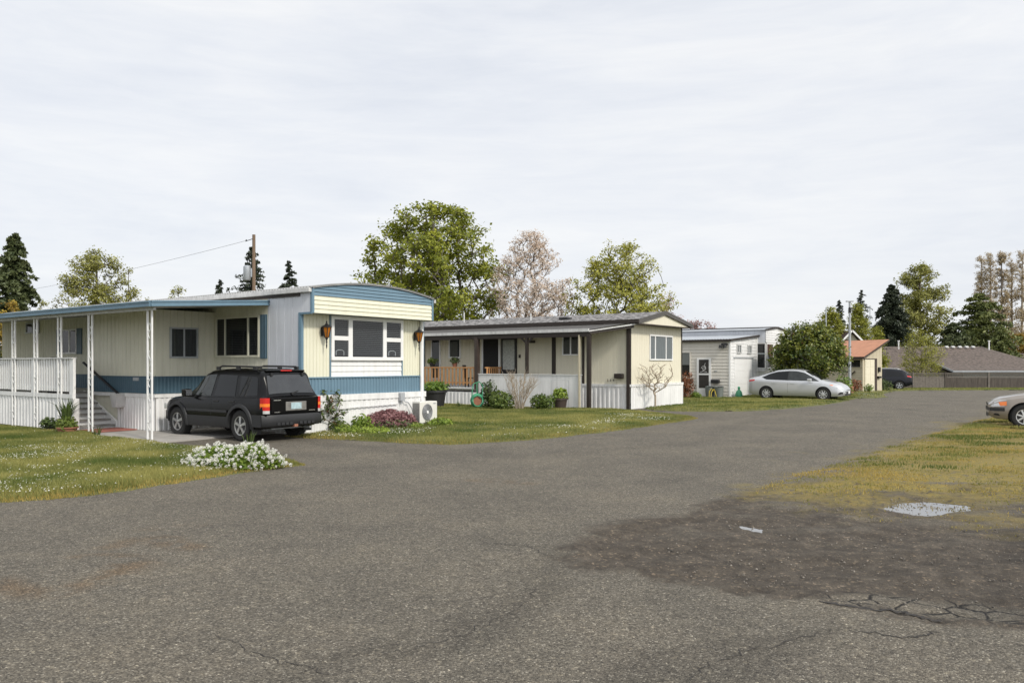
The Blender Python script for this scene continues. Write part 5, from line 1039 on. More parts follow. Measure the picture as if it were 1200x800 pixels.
shrub(815, 467, .30, .35, 300, .06, 'leaf_green', 'low green plant below the planter box', 112, tb=.3, stems=3)
shrub(988, 464, .55, 1.1, 600, .08, 'leaf_green', 'light green shrub between the big bush and the street light', 113, tb=.25)
# ------------------------------------------------------------------ shed with orange roof
L4 = (22.1, 50.0); T4 = R(25)
s4 = empty('garden_shed', (*L4, 0), T4, 'tan shed with faded orange mono-pitch roof and pale door', 'shed')
WS, DS = 1.70, 3.4; FS = fr(0); SS = sd(0)
zs = lambda x: 2.28+x/WS*.85
mb = MB(); laps(mb, SS, 0, DS, 0, 2.28, .15, .018); mb.pbox(SS, -.02, .05, 0, 2.3, -.02, .03); mb.build('side_wall', 'tan', s4)
mb = MB(); vgroove(mb, FS, 0, WS, 0, 2.28, .30, .015, .008, ztop=lambda a: zs(a)); mb.box(.02, WS, .02, DS, 0, 2.25); mb.face([(WS, 0, 0), (WS, DS, 0), (WS, DS, zs(WS)), (WS, 0, zs(WS))]); mb.build('front_wall', 'tan', s4)
mb = MB(); mb.hexa([(-.25,-.3,2.26-.125),(WS+.3,-.3,zs(WS+.3)-.04),(WS+.3,DS+.3,zs(WS+.3)-.04),(-.25,DS+.3,2.26-.125),(-.25,-.3,2.32-.10),(WS+.3,-.3,zs(WS+.3)+.04),(WS+.3,DS+.3,zs(WS+.3)+.04),(-.25,DS+.3,2.32-.10)]); rr_ = mb.build('roof', 'redroof', s4)
mb = MB(); mb.box(-.29, -.24, -.3, DS+.3, 2.08, 2.20); mb.bar((-.27, -.31, 2.14), (WS+.3, -.31, zs(WS+.3)-.02), .03, .10); mb.build('roof_edge', 'brown2', rr_)
mb = MB(); mb.pbox(FS, .16, 1.0, 0, 2.05, .0, .04); o = mb.build('door', 'pale', s4)
mb = MB(); [mb.pbox(FS, .22+.40*i, .56+.40*i, .12+.48*j, .53+.48*j, .04, .05) for i in range(2) for j in range(4)]; mb.build('door_panel', 'pale', o)
mb = MB(); mb.pbox(FS, 1.0, 1.20, 0, 2.10, .0, .06); mb.pbox(FS, .10, 1.0, 2.05, 2.10, .0, .06); mb.build('frame', 'brown2', o)
mb = MB(); mb.pbox(FS, 1.34, 1.46, 1.25, 1.55, .0, .12); mb.pbox(FS, 1.26, 1.50, .85, .98, .0, .15); mb.build('wall_lamp', 'black', s4)
window(s4, SS, .15, 1.6, 1.55, 2.0, fw=.05, fm='tan', proud=.03, d=.02)
mb = MB(); mb.bar(SS(.55, .06, 1.3), SS(.95, .08, 1.0), .05); mb.bar(SS(.9, .06, 1.25), SS(1.35, .08, 1.28), .04); mb.build('wall_bracket', 'brown', s4)
p = G(1038, 458); shrub(1036, 458, .55, .8, 500, .07, 'leaf_dark', 'dark shrub at the right corner of the tan shed', 114, tb=.6)
shrub(1018, 459.8, .30, .55, 260, .06, 'leaf_green', 'small shrub in front of the pale shed door', 115, tb=.3)
shrub(1001, 459.8, .45, .85, 400, .08, 'leaf_rust', 'reddish orange shrub just right of the street light base', 116, tb=.7)
# street light
X, Y = GX(995.8, 46.4), 46.4
e = empty('street_light', (X, Y, 0), 0, 'slim grey street light pole standing in an orange brick base', 'street light')
mb = MB(); mb.lathe([(0, 0), (.20, 0), (.24, .42), (.16, .46), (0, .46)], n=8); mb.build('brick_base', 'terracotta', e)
mb = MB(); mb.tube([(0, 0, .4), (0, 0, 2.6), (0, 0, 5.35)], [.085, .075, .06], 10); mb.lathe([(.10, .44), (.15, .46), (.12, .55), (.08, .58)], n=12); mb.build('pole', 'steel', e, smooth=40)
mb = MB(); mb.box(-.20, .20, -.10, .10, 5.38, 5.44); mb.box(-.05, .05, -.05, .05, 5.3, 5.4); mb.build('lamp_head', 'steel', e); mb = MB(); mb.tube([(0, 0, 4.75), (.0, 0, 5.0), (.02, -.02, 5.05)], .085, 8); mb.bar((0, 0, 5.05), (.26, -.05, 4.95), .05); mb.build('sensor_box', 'black', e)
# brown gabled house behind the shed
e = empty('house', (GX(988, 70), 70, float(gz(0, 70))), R(0), 'small house with dark brown roof and white gable behind the orange shed roof', 'house')
mb = MB(); mb.box(-2.6, 1.3, 0, 6, 0, 4.3); mb.face([(-.1, -.01, 4.3), (1.3, -.01, 4.3), (.6, -.01, 5.1)]); mb.build('wall', 'cream2', e)
mb = MB(); mb.hexa([(-3, -.4, 4.25), (.3, -.4, 4.25), (.6, 3, 5.05), (-3, 3, 5.05), (-3, -.4, 4.32), (.3, -.4, 4.32), (.6, 3, 5.12), (-3, 3, 5.12)]); mb.hexa([(-.3, -.5, 4.2), (.6, -.5, 5.1), (.6, 4, 5.1), (-.3, 4, 4.2), (-.3, -.5, 4.27), (.6, -.5, 5.2), (.6, 4, 5.2), (-.3, 4, 4.27)]); mb.hexa([(.6, -.5, 5.1), (1.5, -.5, 4.2), (1.5, 4, 4.2), (.6, 4, 5.1), (.6, -.5, 5.2), (1.5, -.5, 4.27), (1.5, 4, 4.27), (.6, 4, 5.2)])
M['brownroof'] = mat('dark brown roof', (.075, .045, .040), .9, var=.2); mb.build('roof', 'brownroof', e)
mb = MB(); mb.bar((-.33, -.53, 4.22), (.6, -.53, 5.16), .05, .14); mb.bar((.6, -.53, 5.16), (1.53, -.53, 4.22), .05, .14); mb.build('bargeboard', 'white2', e)
# ------------------------------------------------------------------ far house with long brown hip roof
def WP(px, py, Y): return (GX(px, Y), Y, GH(py, Y))
zg = -.70
e = empty('house', (GX(1120, 90), 90, zg), 0, 'long low house with weathered brown hip roof behind the wooden fence', 'house')
def rel(p): return (p[0]-e.location.x, p[1]-90, p[2]-zg)
mb = MB(); mb.box(*[rel((GX(1020, 92), 0, 0))[0], rel((GX(1116, 91), 0, 0))[0]], 2, 12, 0, 2.0); mb.box(rel((GX(1116, 91), 0, 0))[0], rel((GX(1240, 88), 0, 0))[0], -1.2, 12, 0, 1.9); mb.build('wall', 'greygreen', e)
mb = MB()
a = rel(WP(1000, 406, 98)); b = rel(WP(1149, 406, 98)); c = rel(WP(1117, 434, 88)); d = rel(WP(1250, 434, 88)); f = rel(WP(1000, 436, 91)); g = rel(WP(1120, 436, 91)); h = rel(WP(1096, 425, 92.8)); k = rel(WP(1215, 428, 92))
mb.face([f, g, b, a]); mb.face([c, d, rel(WP(1212, 427, 92)), b, rel(WP(1096, 425, 92.4))]); mb.face([a, b, rel(WP(1149, 436, 107)), rel(WP(1000, 436, 107))]); mb.face([b, rel(WP(1212, 427, 92)), d, rel(WP(1250, 434, 107)), rel(WP(1149, 436, 107))])
rf = mb.build('roof', 'shingle2', e)
mb = MB(); mb.bar(rel(WP(1117, 435, 87.9)), rel(WP(1250, 435, 87.9)), .06, .16); mb.bar(rel(WP(1117, 435, 87.9)), rel(WP(1096, 426, 92.3)), .06, .2); mb.build('gutter', 'steel', rf)
mb = MB(); mb.bar(rel(WP(1149, 406, 97.9)), rel(WP(1212, 427, 91.9)), .15, .08); mb.build('ridge_cap', 'fencewood2', rf)
for px in (1062, 1086, 1109.5, 1117, 1125, 1133, 1140.5): mb = MB(); q_ = rel(WP(px, 406.5, 97.4)); mb.hexa([(q_[0]-.19,q_[1]-.15,q_[2]-.08),(q_[0]+.19,q_[1]-.15,q_[2]-.08),(q_[0]+.19,q_[1]+.2,q_[2]-.08),(q_[0]-.19,q_[1]+.2,q_[2]-.08),(q_[0]-.17,q_[1]-.12,q_[2]+.07),(q_[0]+.17,q_[1]-.12,q_[2]+.07),(q_[0]+.17,q_[1]+.15,q_[2]+.14),(q_[0]-.17,q_[1]+.15,q_[2]+.14)]); mb.build('roof_vent', 'greywhite', rf)
for px, pt, pb in ((1159, 400, 411), (1053, 400, 409)): mb = MB(); q0 = rel(WP(px, pb, 96.6)); q1 = rel(WP(px, pt, 96.6)); mb.tube([q0, q1], .08, 8); mb.tube([q1, (q1[0], q1[1], q1[2]+.12)], .14, 8); mb.build('chimney_pipe', 'white2', rf)
e = empty('house', (GX(1200, 108), 108, zg), 0, 'second brown roof showing at the right photo edge beyond the long low house', 'house')
mb = MB(); mb.box(-1.5, 8, 0, 8, 0, 3.0); mb.build('wall', 'greygreen', e)
mb = MB(); mb.face([(-2.5, -.5, 2.6), (8.5, -.5, 2.6), (8.5, 4, 4.0), (-1.5, 4, 4.0)]); mb.face([(-1.5, 4, 4.0), (8.5, 4, 4.0), (8.5, 8.5, 2.6), (-2.5, 8.5, 2.6)]); mb.build('roof', 'shingle2', e)
# fence
YF_ = 80.0; zf = float(gz(0, YF_))
e = empty('wooden_fence', (GX(1060, YF_), YF_, zf), 0, 'long weathered grey brown board fence with paler lattice top along the far road end', 'fence')
rr = random.Random(5); span = 4.35; x = -3.5; k = 0
while x < 26:
    wd = span*(.75 if k % 3 == 1 else 1.0)
    mb = MB(); xx = x
    while xx < x+wd-.05: w_ = .14; mb.box(xx, xx+w_-.012, -.01-rr.random()*.02, .015, .03, (1.08 if k % 3 != 1 else 1.14)+rr.uniform(-.015, .015)); xx += w_
    mb.build('board_panel', 'fencewood' if k % 3 != 1 else 'fencewood2', e)
    mb = MB(); mb.box(x, x+wd, -.03, .02, 1.10, 1.17); mb.box(x, x+wd, -.03, .02, 1.52, 1.58)
    n_ = int(wd/.16)
    for i in range(n_): mb.bar((x+i*.16, -.01, 1.17), (x+i*.16+.12, -.01, 1.52), .04, .012); mb.bar((x+i*.16+.12, .005, 1.17), (x+i*.16, .005, 1.52), .04, .012)
    mb.build('lattice', 'fencewood2', e)
    mb = MB(); mb.box(x-.07, x+.07, -.09, .03, 0, 1.66); mb.build('post', 'fencewood2' if k % 2 else 'fencewood', e)
    x += wd; k += 1
# utility poles and wire
X, Y = GX(297.5, 42), 42.0; ztp = GH(275, 42)
e = empty('utility_pole', (X, Y, 0), 0, 'wooden utility pole with grey transformer can above the left roof', 'utility pole')
mb = MB(); mb.tube([(0, 0, 0), (0, 0, ztp)], [.115, .085], 10); mb.build('pole', 'pole', e, smooth=40)
mb = MB(); zc = GH(320, 42); mb.lathe([(0, -.38), (.17, -.38), (.19, -.34), (.19, .34), (.14, .40), (0, .42)], (-.36, 0, zc), n=16); mb.box(-.16, -.08, -.04, .04, zc-.2, zc+.25); mb.build('transformer', 'galv', e, smooth=35)
mb = MB(); mb.tube([(-.36, 0, zc+.5), (-.30, 0, zc+.9), (-.10, 0, zc+1.15)], .02, 5); mb.bar((-.45, 0, ztp-.35), (.0, 0, ztp-.2), .03); mb.lathe([(0, -.06), (.05, 0), (0, .06)], (-.4, 0, ztp-.3), n=6); mb.build('insulator', 'black', e)
mb = MB(); P0 = Vector((X-.45, Y, ztp-.33)); P1 = Vector((GX(-60, 78), 78, GH(352, 78))); pts = []
for i in range(41): t = i/40; p = P0.lerp(P1, t); p.z -= 1.0*4*t*(1-t)*.45; pts.append(p)
mb.tube(pts, .008, 4, cap=False); tag(mb.build('power_line', 'black'), 'thin sagging power line running left from the utility pole', 'power line')
for px, tp, Y, lab in ((968, 363, 70, 'pale thin pole rising out of the yellow green evergreens'), (1019.5, 358, 92, 'thin grey pole between the dark firs and the dense spruce')):
    o = MB(); o.tube([(0, 0, 0), (0, 0, GH(tp, Y)+.7)], [.09, .05], 6); o = o.build('utility_pole', 'galv'); o.location = (GX(px, Y), Y, float(gz(0, Y))); tag(o, lab, 'pole')
# ------------------------------------------------------------------ vehicles
class Car:
    def __init__(s, L, Wd, belt, top, wid, zb, wr, xs=None, tuck=.10):
        s.L = L; s.hw = Wd/2; s.belt = belt; s.top = top; s.wid = wid; s.zb = zb; s.wr = wr; s.tuck = tuck
    def ip(s, k, x): return float(np.interp(x, [p[0] for p in k], [p[1] for p in k]))
    def ring(s, x):
        w = s.hw*s.ip(s.wid, x); b = s.ip(s.belt, x); t = max(s.ip(s.top, x), b+.012); zb = s.ip(s.zb, x); f = min(1, max(0, (t-b)/.32)); wr = (1-f)*(w-.11)+f*s.hw*s.wr
        zm = zb+(b-zb)*.52
        rr = [(0, zb), (w-.18, zb), (w-.05, zb+.02), (w-.015, zb+.09), (w-.002, zb+(zm-zb)*.6), (w, zm), (w-.012, b-.16), (w-.022, b-.05), (w-.045, b), (w-.062, b+.006)]
        t2 = t-.075*f-.006
        rr += [((w-.062)*.5+wr*.5, b*.5+t2*.5+.004*f), (wr, t2), (wr-.035, t-.03*f-.003), (wr-.11, t-.004), (wr*.5, t+.010), (0, t+.014)]
        return rr
    def sy(s, x, z):                             # half width of the body at height z
        r = s.ring(x); zz = [p[1] for p in r[1:-2]]; yy = [p[0] for p in r[1:-2]]
        return float(np.interp(z, zz, yy))
    def tz(s, x, y):
        r = s.ring(x)[-5:]; return float(np.interp(abs(y), [p[0] for p in r[::-1]], [p[1] for p in r[::-1]]))
    def body(s, mats, root, wheels, ar):
        xs = sorted(set([round(float(v), 4) for v in np.linspace(-s.L/2, s.L/2, 64)]+[p[0] for k in (s.belt, s.top, s.wid) for p in k]))
        xs = [x for x in xs if -s.L/2 <= x <= s.L/2]; mb = MB(); P = []
        for x in xs:
            r = s.ring(x); P.append([(x, y, z) for y, z in r]+[(x, -y, z) for y, z in r[-2:0:-1]])
        n = len(P[0])
        for row in P: mb.v += row
        for i in range(len(P)-1):
            for j in range(n): j2 = (j+1) % n; mb.f.append((i*n+j, i*n+j2, (i+1)*n+j2, (i+1)*n+j)); mb.m.append(0)
        mb.f.append(tuple(range(n))[::-1]); mb.m.append(0); mb.f.append(tuple((len(P)-1)*n+j for j in range(n))); mb.m.append(0)
        o = mb.build('body', [mats, 'black'], None)
        bm = bmesh.new(); bm.from_mesh(o.data); bmesh.ops.recalc_face_normals(bm, faces=bm.faces); bm.to_mesh(o.data); bm.free()
        c = MB()
        for wx in wheels:
            for sg in (-1, 1):
                y0, y1 = sorted((sg*(s.hw-.30), sg*(s.hw+.2))); c.lathe([(0.0001, y0), (ar, y0), (ar, y1), (0.0001, y1)], (wx, 0, s.zw), axis='y', n=36, mi=1)
        co = c.build('cutter', [mats, 'black'], None)
        bm = bmesh.new(); bm.from_mesh(co.data); bmesh.ops.remove_doubles(bm, verts=bm.verts, dist=.0005); bmesh.ops.recalc_face_normals(bm, faces=bm.faces); bm.to_mesh(co.data); bm.free()
        m = o.modifiers.new('cut', 'BOOLEAN'); m.object = co; m.operation = 'DIFFERENCE'; m.solver = 'EXACT'
        dg = bpy.context.evaluated_depsgraph_get(); dg.update(); me = bpy.data.meshes.new_from_object(o.evaluated_get(dg)); o.modifiers.clear(); o.data = me
        bpy.data.objects.remove(co)
        me.polygons.foreach_set('use_smooth', [True]*len(me.polygons)); me.set_sharp_from_angle(angle=R(32)); me.name = 'body'; o.parent = root; s.o = o; return o
    def side(s, name, poly, m, parent, sg=1, off=.006, nx=14, nz=4, both=False):   # panel on the flank, polygon of (x, z), convex
        mb = MB()
        for q_ in ((1, -1) if both else (sg,)):
            xs = np.linspace(min(p[0] for p in poly), max(p[0] for p in poly), nx+1); xs[0] += 1e-4; xs[-1] -= 1e-4; P = []
            for x in xs:
                zs_ = []
                for a, b in zip(poly, poly[1:]+poly[:1]):
                    if (a[0]-x)*(b[0]-x) <= 0 and abs(a[0]-b[0]) > 1e-9: zs_.append(a[1]+(b[1]-a[1])*(x-a[0])/(b[0]-a[0]))
                z0, z1 = min(zs_), max(zs_); P.append([(x, q_*(s.sy(x, z0+(z1-z0)*k/nz)+off), z0+(z1-z0)*k/nz) for k in range(nz+1)])
            mb.grid(P)
        return mb.build(name, m, parent, smooth=40)
    def over(s, name, x0, x1, wf, m, parent, off=.008, n=10):    # glass lying on the sloping top surface
        P = []
        for i in range(n+1):
            x = x0+(x1-x0)*i/n; w = wf(i/n); dzdx = (s.tz(x+.02, 0)-s.tz(x-.02, 0))/.04; k = 1/math.hypot(1, dzdx)
            P.append([(x-dzdx*k*off, y, s.tz(x, y)+k*off) for y in np.linspace(-w, w, 13)])
        mb = MB(); mb.grid(P); return mb.build(name, m, parent, smooth=60)
    def xe(s, y, end):                            # x of the body end at half width y
        xs = np.linspace(0, end*s.L/2, 240); w = [s.hw*s.ip(s.wid, x) for x in xs]; k = [i for i in range(240) if w[i] >= abs(y)+.012]; return float(xs[k[-1]]) if k else 0
    def end(s, name, y0, y1, z0, z1, m, parent, end=1, off=.01, n=12, thick=0, taper=0):
        mb = MB(); P = []
        for y in np.linspace(y0, y1, n+1):
            x = s.xe(y, end)+end*off; P.append([(x, y, z0), (x-end*taper*.5, y, (z0+z1)/2), (x-end*taper, y, z1)])
        mb.grid(P)
        if thick:
            for zz in (z0, z1): mb.grid([[(p[0][0] if zz == z0 else p[2][0], p[0][1], zz) for p in P], [((p[0][0] if zz == z0 else p[2][0])-end*thick, p[0][1], zz) for p in P]])
        return mb.build(name, m, parent, smooth=40)
    def wheel(s, root, x, sg, r, wd, rim, spokes=5):
        y = sg*(s.hw-.5*wd-.01)
        mb = MB(); mb.lathe([(0, -wd*.35), (r*.6, -wd*.35), (r*.6, wd*.35), (0, wd*.35)], axis='y', n=20); w = mb.build('wheel', 'black', root); w.location = (x, y, r)
        mb = MB(); pr = [(r*.62, -wd/2+.01), (r*.70, -wd/2), (r*.90, -wd/2+.005), (r*.98, -wd/2+.03), (r, -wd/4), (r, wd/4), (r*.98, wd/2-.03), (r*.90, wd/2-.005), (r*.70, wd/2), (r*.62, wd/2-.01)]
        mb.lathe(pr, axis='y', n=40)
        for k in range(44): t = 2*math.pi*k/44; mb.bar((r*.985*math.cos(t), -wd*.46, r*.985*math.sin(t)), (r*1.002*math.cos(t+.02), wd*.46, r*1.002*math.sin(t+.02)), .012, .02)
        mb.build('tyre', 'tyre', w, smooth=30)
        mb = MB(); f = sg*(wd/2-.02); R_ = r*.63
        mb.lathe([(R_, f-sg*.03), (R_, f+sg*.006), (R_*.90, f+sg*.004), (R_*.88, f-sg*.05)], axis='y', n=36)
        mb.lathe([(0, f+sg*.012), (R_*.17, f+sg*.010), (R_*.22, f-sg*.02)], axis='y', n=20)
        for k in range(spokes):
            t = 2*math.pi*k/spokes+.3; c, sn = math.cos(t), math.sin(t); a0, a1 = R_*.18, R_*.92; w0, w1 = R_*.11, R_*(.16 if spokes == 5 else .10)
            pts = []
            for (a, w_, yy) in ((a0, w0, f-sg*.05), (a1, w1, f-sg*.06), (a1, w1, f), (a0, w0, f+sg*.008)):
                pts.append(((a*c-w_*sn, yy, a*sn+w_*c), (a*c+w_*sn, yy, a*sn-w_*c)))
            mb.hexa([pts[0][0], pts[0][1], pts[1][1], pts[1][0], pts[3][0], pts[3][1], pts[2][1], pts[2][0]])
        mb.build('rim', rim, w, smooth=35)
def place(root, contact, heading, local):         # put local point (x, y) of the car on a ground point
    c, s_ = math.cos(heading), math.sin(heading); root.location = (contact[0]-(c*local[0]-s_*local[1]), contact[1]-(s_*local[0]+c*local[1]), float(gz(contact[0], contact[1]))); root.rotation_euler.z = heading
# --- boxy black SUV
def suv():
    e = empty('suv', (0, 0, 0), 0, 'black boxy SUV with roof rack parked beside the blue and cream mobile home', 'car')
    c = Car(4.32, 1.76, [(-2.2, 1.02), (-2.0, 1.03), (.3, 1.0), (.9, .99), (1.25, .97), (1.8, .90), (2.05, .80), (2.2, .70)],
        [(-2.16, .98), (-2.10, 1.06), (-1.86, 1.60), (-1.78, 1.655), (-1.5, 1.69), (-.4, 1.70), (.15, 1.665), (.35, 1.60), (.55, 1.48), (1.02, 1.07), (1.12, 1.035), (1.7, .98), (2.0, .88), (2.12, .72), (2.2, .62)],
        [(-2.16, .90), (-2.08, .965), (-1.9, .99), (-1, 1), (1.2, 1), (1.7, .97), (1.95, .90), (2.08, .80), (2.16, .66)],
        [(-2.16, .46), (-1.9, .30), (-1.6, .27), (1.6, .27), (2.16, .40)], .755)
    c.zw = .365; WX = (-1.27, 1.35); c.body('carblack', e, WX, .43)
    for sg in (1, -1):
        c.side('window', [(-1.86, 1.08), (-1.16, 1.05), (-1.10, 1.53), (-1.74, 1.51)], 'carglass', e, sg)
        c.side('window', [(-1.02, 1.05), (-.18, 1.045), (-.22, 1.56), (-.98, 1.54)], 'carglass', e, sg)
        c.side('window', [(-.08, 1.045), (.90, 1.06), (.42, 1.49), (.22, 1.55), (-.12, 1.565)], 'carglass2', e, sg)
        c.side('cladding_panel', [(-.82, .30), (.90, .30), (.90, .56), (-.82, .56)], 'cladding', e, sg, .018)
        c.side('side_moulding', [(-.80, .66), (.88, .66), (.88, .72), (-.80, .72)], 'cladding', e, sg, .022)
        for x in (-.13, -1.07):
            c.side('door_seam', [(x-.004, .58), (x+.004, .58), (x+.004, 1.04), (x-.004, 1.04)], 'black', e, sg, .003, 1, 6)
        c.side('door_seam', [(.90, .50), (.908, .50), (.958, 1.0), (.95, 1.0)], 'black', e, sg, .003, 2, 3)
        for x in (-.32, .60 if False else -.95): 
            mb = MB(); y = sg*(c.sy(x, .93)+.02); mb.box(x-.09, x+.09, min(y, y-sg*.03), max(y, y-sg*.03), .905, .94); mb.build('door_handle', 'black', e, bevel=.008)
        for wx in WX:                            # wheel arch flares
            mb = MB(); P = []
            for k in range(25):
                t = math.pi*(-.05+1.10*k/24); row = []
                for r_, o_ in ((.425, -.05), (.425, .035), (.455, .042), (.50, .030), (.515, .004)):
                    x = wx+r_*math.cos(t); z = .365+r_*math.sin(t); row.append((x, sg*(c.sy(x, max(z, .32))+o_), max(z, .28)))
                P.append(row)
            mb.grid(P); mb.build('wheel_arch_flare', 'cladding', e, smooth=40)
        mb = MB(); x = -1.74; mb.box(x-.02, x+.01, *sorted((sg*.62, sg*.86)), .18, .46); mb.build('mud_flap', 'cladding', e)
        mb = MB(); mb.tube([(-1.55, sg*.60, 1.70), (-1.48, sg*.60, 1.748), (-.2, sg*.60, 1.765), (.0, sg*.60, 1.70)], [.02, .022, .022, .02], 8)
        for x in (-1.5, -.85, -.05): mb.box(x-.06, x+.06, sg*.60-.025, sg*.60+.025, 1.67, 1.75)
        mb.build('roof_rail', 'black', e, smooth=40)
        m_ = MB(); m_.box(.60, .78, *sorted((sg*.90, sg*1.10)), 1.02, 1.20); mi = m_.build('mirror', 'carblack', e, bevel=.03); m_ = MB(); m_.face([(.595, sg*.92, 1.04), (.595, sg*1.08, 1.04), (.595, sg*1.08, 1.18), (.595, sg*.92, 1.18)]); m_.build('mirror_glass', 'chrome', mi)
        m_ = MB(); m_.bar((.72, sg*.84, 1.06), (.70, sg*.95, 1.08), .05); m_.build('mirror_arm', 'black', mi)
        # tail lamp: red, amber, clear
        tl = MB(); P = []
        def lamp(z0, z1, m, nm, par):
            mb = MB(); n = 8; P = []
            path = [(-2.02, sg*(c.sy(-2.02, .9)+.010)), (-2.09, sg*(c.sy(-2.09, .9)+.010)), (-2.145, sg*.82), (-2.178, sg*.775), (-2.182, sg*.705)]
            mb.grid([[(x, y, z) for x, y in path] for z in (z0, z1)]); 
            mb.grid([[(x, y, z1) for x, y in path], [(x+.05, y*.9, z1) for x, y in path]])
            return mb.build(nm, m, par, smooth=50)
        t_ = lamp(.88, 1.03, 'redlens', 'tail_light', e); lamp(.80, .895, 'amberlens', 'indicator_lens', t_) if False else None
        lamp(.83, .90, 'amberlens', 'indicator_lens', t_).scale = (1.001, 1.004, 1); lamp(.74, .83, 'redlens', 'lower_lens', t_); lamp(.67, .74, 'clearlens', 'reversing_lens', t_)
    # rear bumper
    mb = MB(); P = []
    for y in np.linspace(-.87, .87, 15):
        k = 1-max(0, (abs(y)-.60)/.27)**2*.10/.10*.10
        xx = -2.24+.14*max(0, (abs(y)-.55)/.32)**2; P.append([(xx+.05, y, .36), (xx+.01, y, .40), (xx, y, .50), (xx, y, .60), (xx+.02, y, .635), (xx+.12, y, .64)])
    mb.grid(P)
    for sg in (1, -1): mb.grid([[(x, sg*.885, z) for x in (-2.10, -1.9, -1.74)] for z in (.36, .50, .64)]); mb.grid([[(x, sg*yy, .64) for x in (-2.10, -1.9, -1.74)] for yy in (.885, .80)])
    for y in (-.5, -.38, -.26, -.14, .14, .26, .38, .5): mb.box(-2.252, -2.23, y-.04, y+.04, .40, .46)
    mb.build('rear_bumper', 'cladding', e, smooth=40)
    c.over('rear_window', -2.075, -1.885, lambda t: .66-.085*t, 'rearglass', e, .012)
    # tailgate face
    mb = MB(); mb.box(-2.185, -2.14, -.66, .66, .66, 1.03); mb.build('tailgate', 'carblack', e, bevel=.02)
    mb = MB(); mb.box(-2.197, -2.18, -.34, .26, .72, .93); pf = mb.build('plate_recess', 'platefr', e, bevel=.008)
    mb = MB(); mb.box(-2.204, -2.195, -.19, .11, .755, .905); pl = mb.build('number_plate', 'plate', e, bevel=.004)
    mb = MB(); mb.box(-2.192, -2.182, .40, .60, .965, .985); mb.build('badge', 'chrome', e); mb = MB(); mb.box(-2.192, -2.182, -.60, -.42, .70, .72); mb.box(-2.192, -2.182, .42, .58, .69, .705); mb.build('badge', 'chrome', e)
    mb = MB(); mb.bar((-2.06, .02, 1.14), (-2.0, -.42, 1.20), .03, .02); mb.lathe([(0, -.03), (.03, -.02), (.03, .02), (0, .03)], (-2.10, 0, 1.12), n=8); mb.bar((-2.10, 0, 1.12), (-2.055, -.2, 1.17), .03, .03); mb.build('rear_wiper', 'black', e)
    mb = MB(); mb.box(-1.87, -1.72, -.56, .56, 1.63, 1.675); sp = mb.build('spoiler', 'carblack', e, bevel=.02)
    mb = MB(); mb.box(-1.88, -1.865, -.16, .16, 1.645, 1.672); mb.build('brake_light', 'redlens', e)
    for y in (-.45, .45): mb = MB(); mb.box(-1.93, -1.87, y-.03, y+.03, 1.53, 1.60); mb.build('hinge', 'black', e)
    mb = MB(); mb.box(-1.0, -.95, -.62, .62, 1.735, 1.76) if False else mb.box(-1.42, -1.36, -.6, .6, 1.735, 1.765); mb.build('roof_crossbar', 'black', e)
    c.over('windscreen', .40, 1.0, lambda t: .60+.10*t, 'carglass2', e, .008)
    c.end('front_bumper', -.74, .74, .40, .62, 'cladding', e, 1, .06, thick=.12); c.end('grille', -.32, .32, .62, .80, 'black', e, 1, .02)
    for sg in (1, -1): mb = MB(); mb.box(1.95, 2.10, *sorted((sg*.50, sg*.78)), .66, .80); mb.build('headlight', 'clearlens', e, bevel=.02)
    mb = MB(); mb.tube([(-2.15, -.5, .30), (-1.7, -.5, .30)], .03, 8); mb.box(-1.9, -.9, -.45, .45, .28, .34); mb.box(-1.32, -1.22, -.75, .75, .30, .40); mb.build('exhaust', 'steel', e)
    mb = MB(); mb.box(-2.25, -2.14, -.05, .05, .34, .40); mb.build('tow_hitch', 'terracotta', e)
    for wx in WX:
        for sg in (1, -1): c.wheel(e, wx, sg, .365, .235, 'rim')
    return e
M['rearglass'] = mat('rear window glass', (.030, .032, .034), .06, spec=.8, var=.5, vs=3.0)
s1 = suv(); s1.scale = (.955,)*3; place(s1, G(280.5, 517.0), R(144), (-1.27*.955, .87*.955))
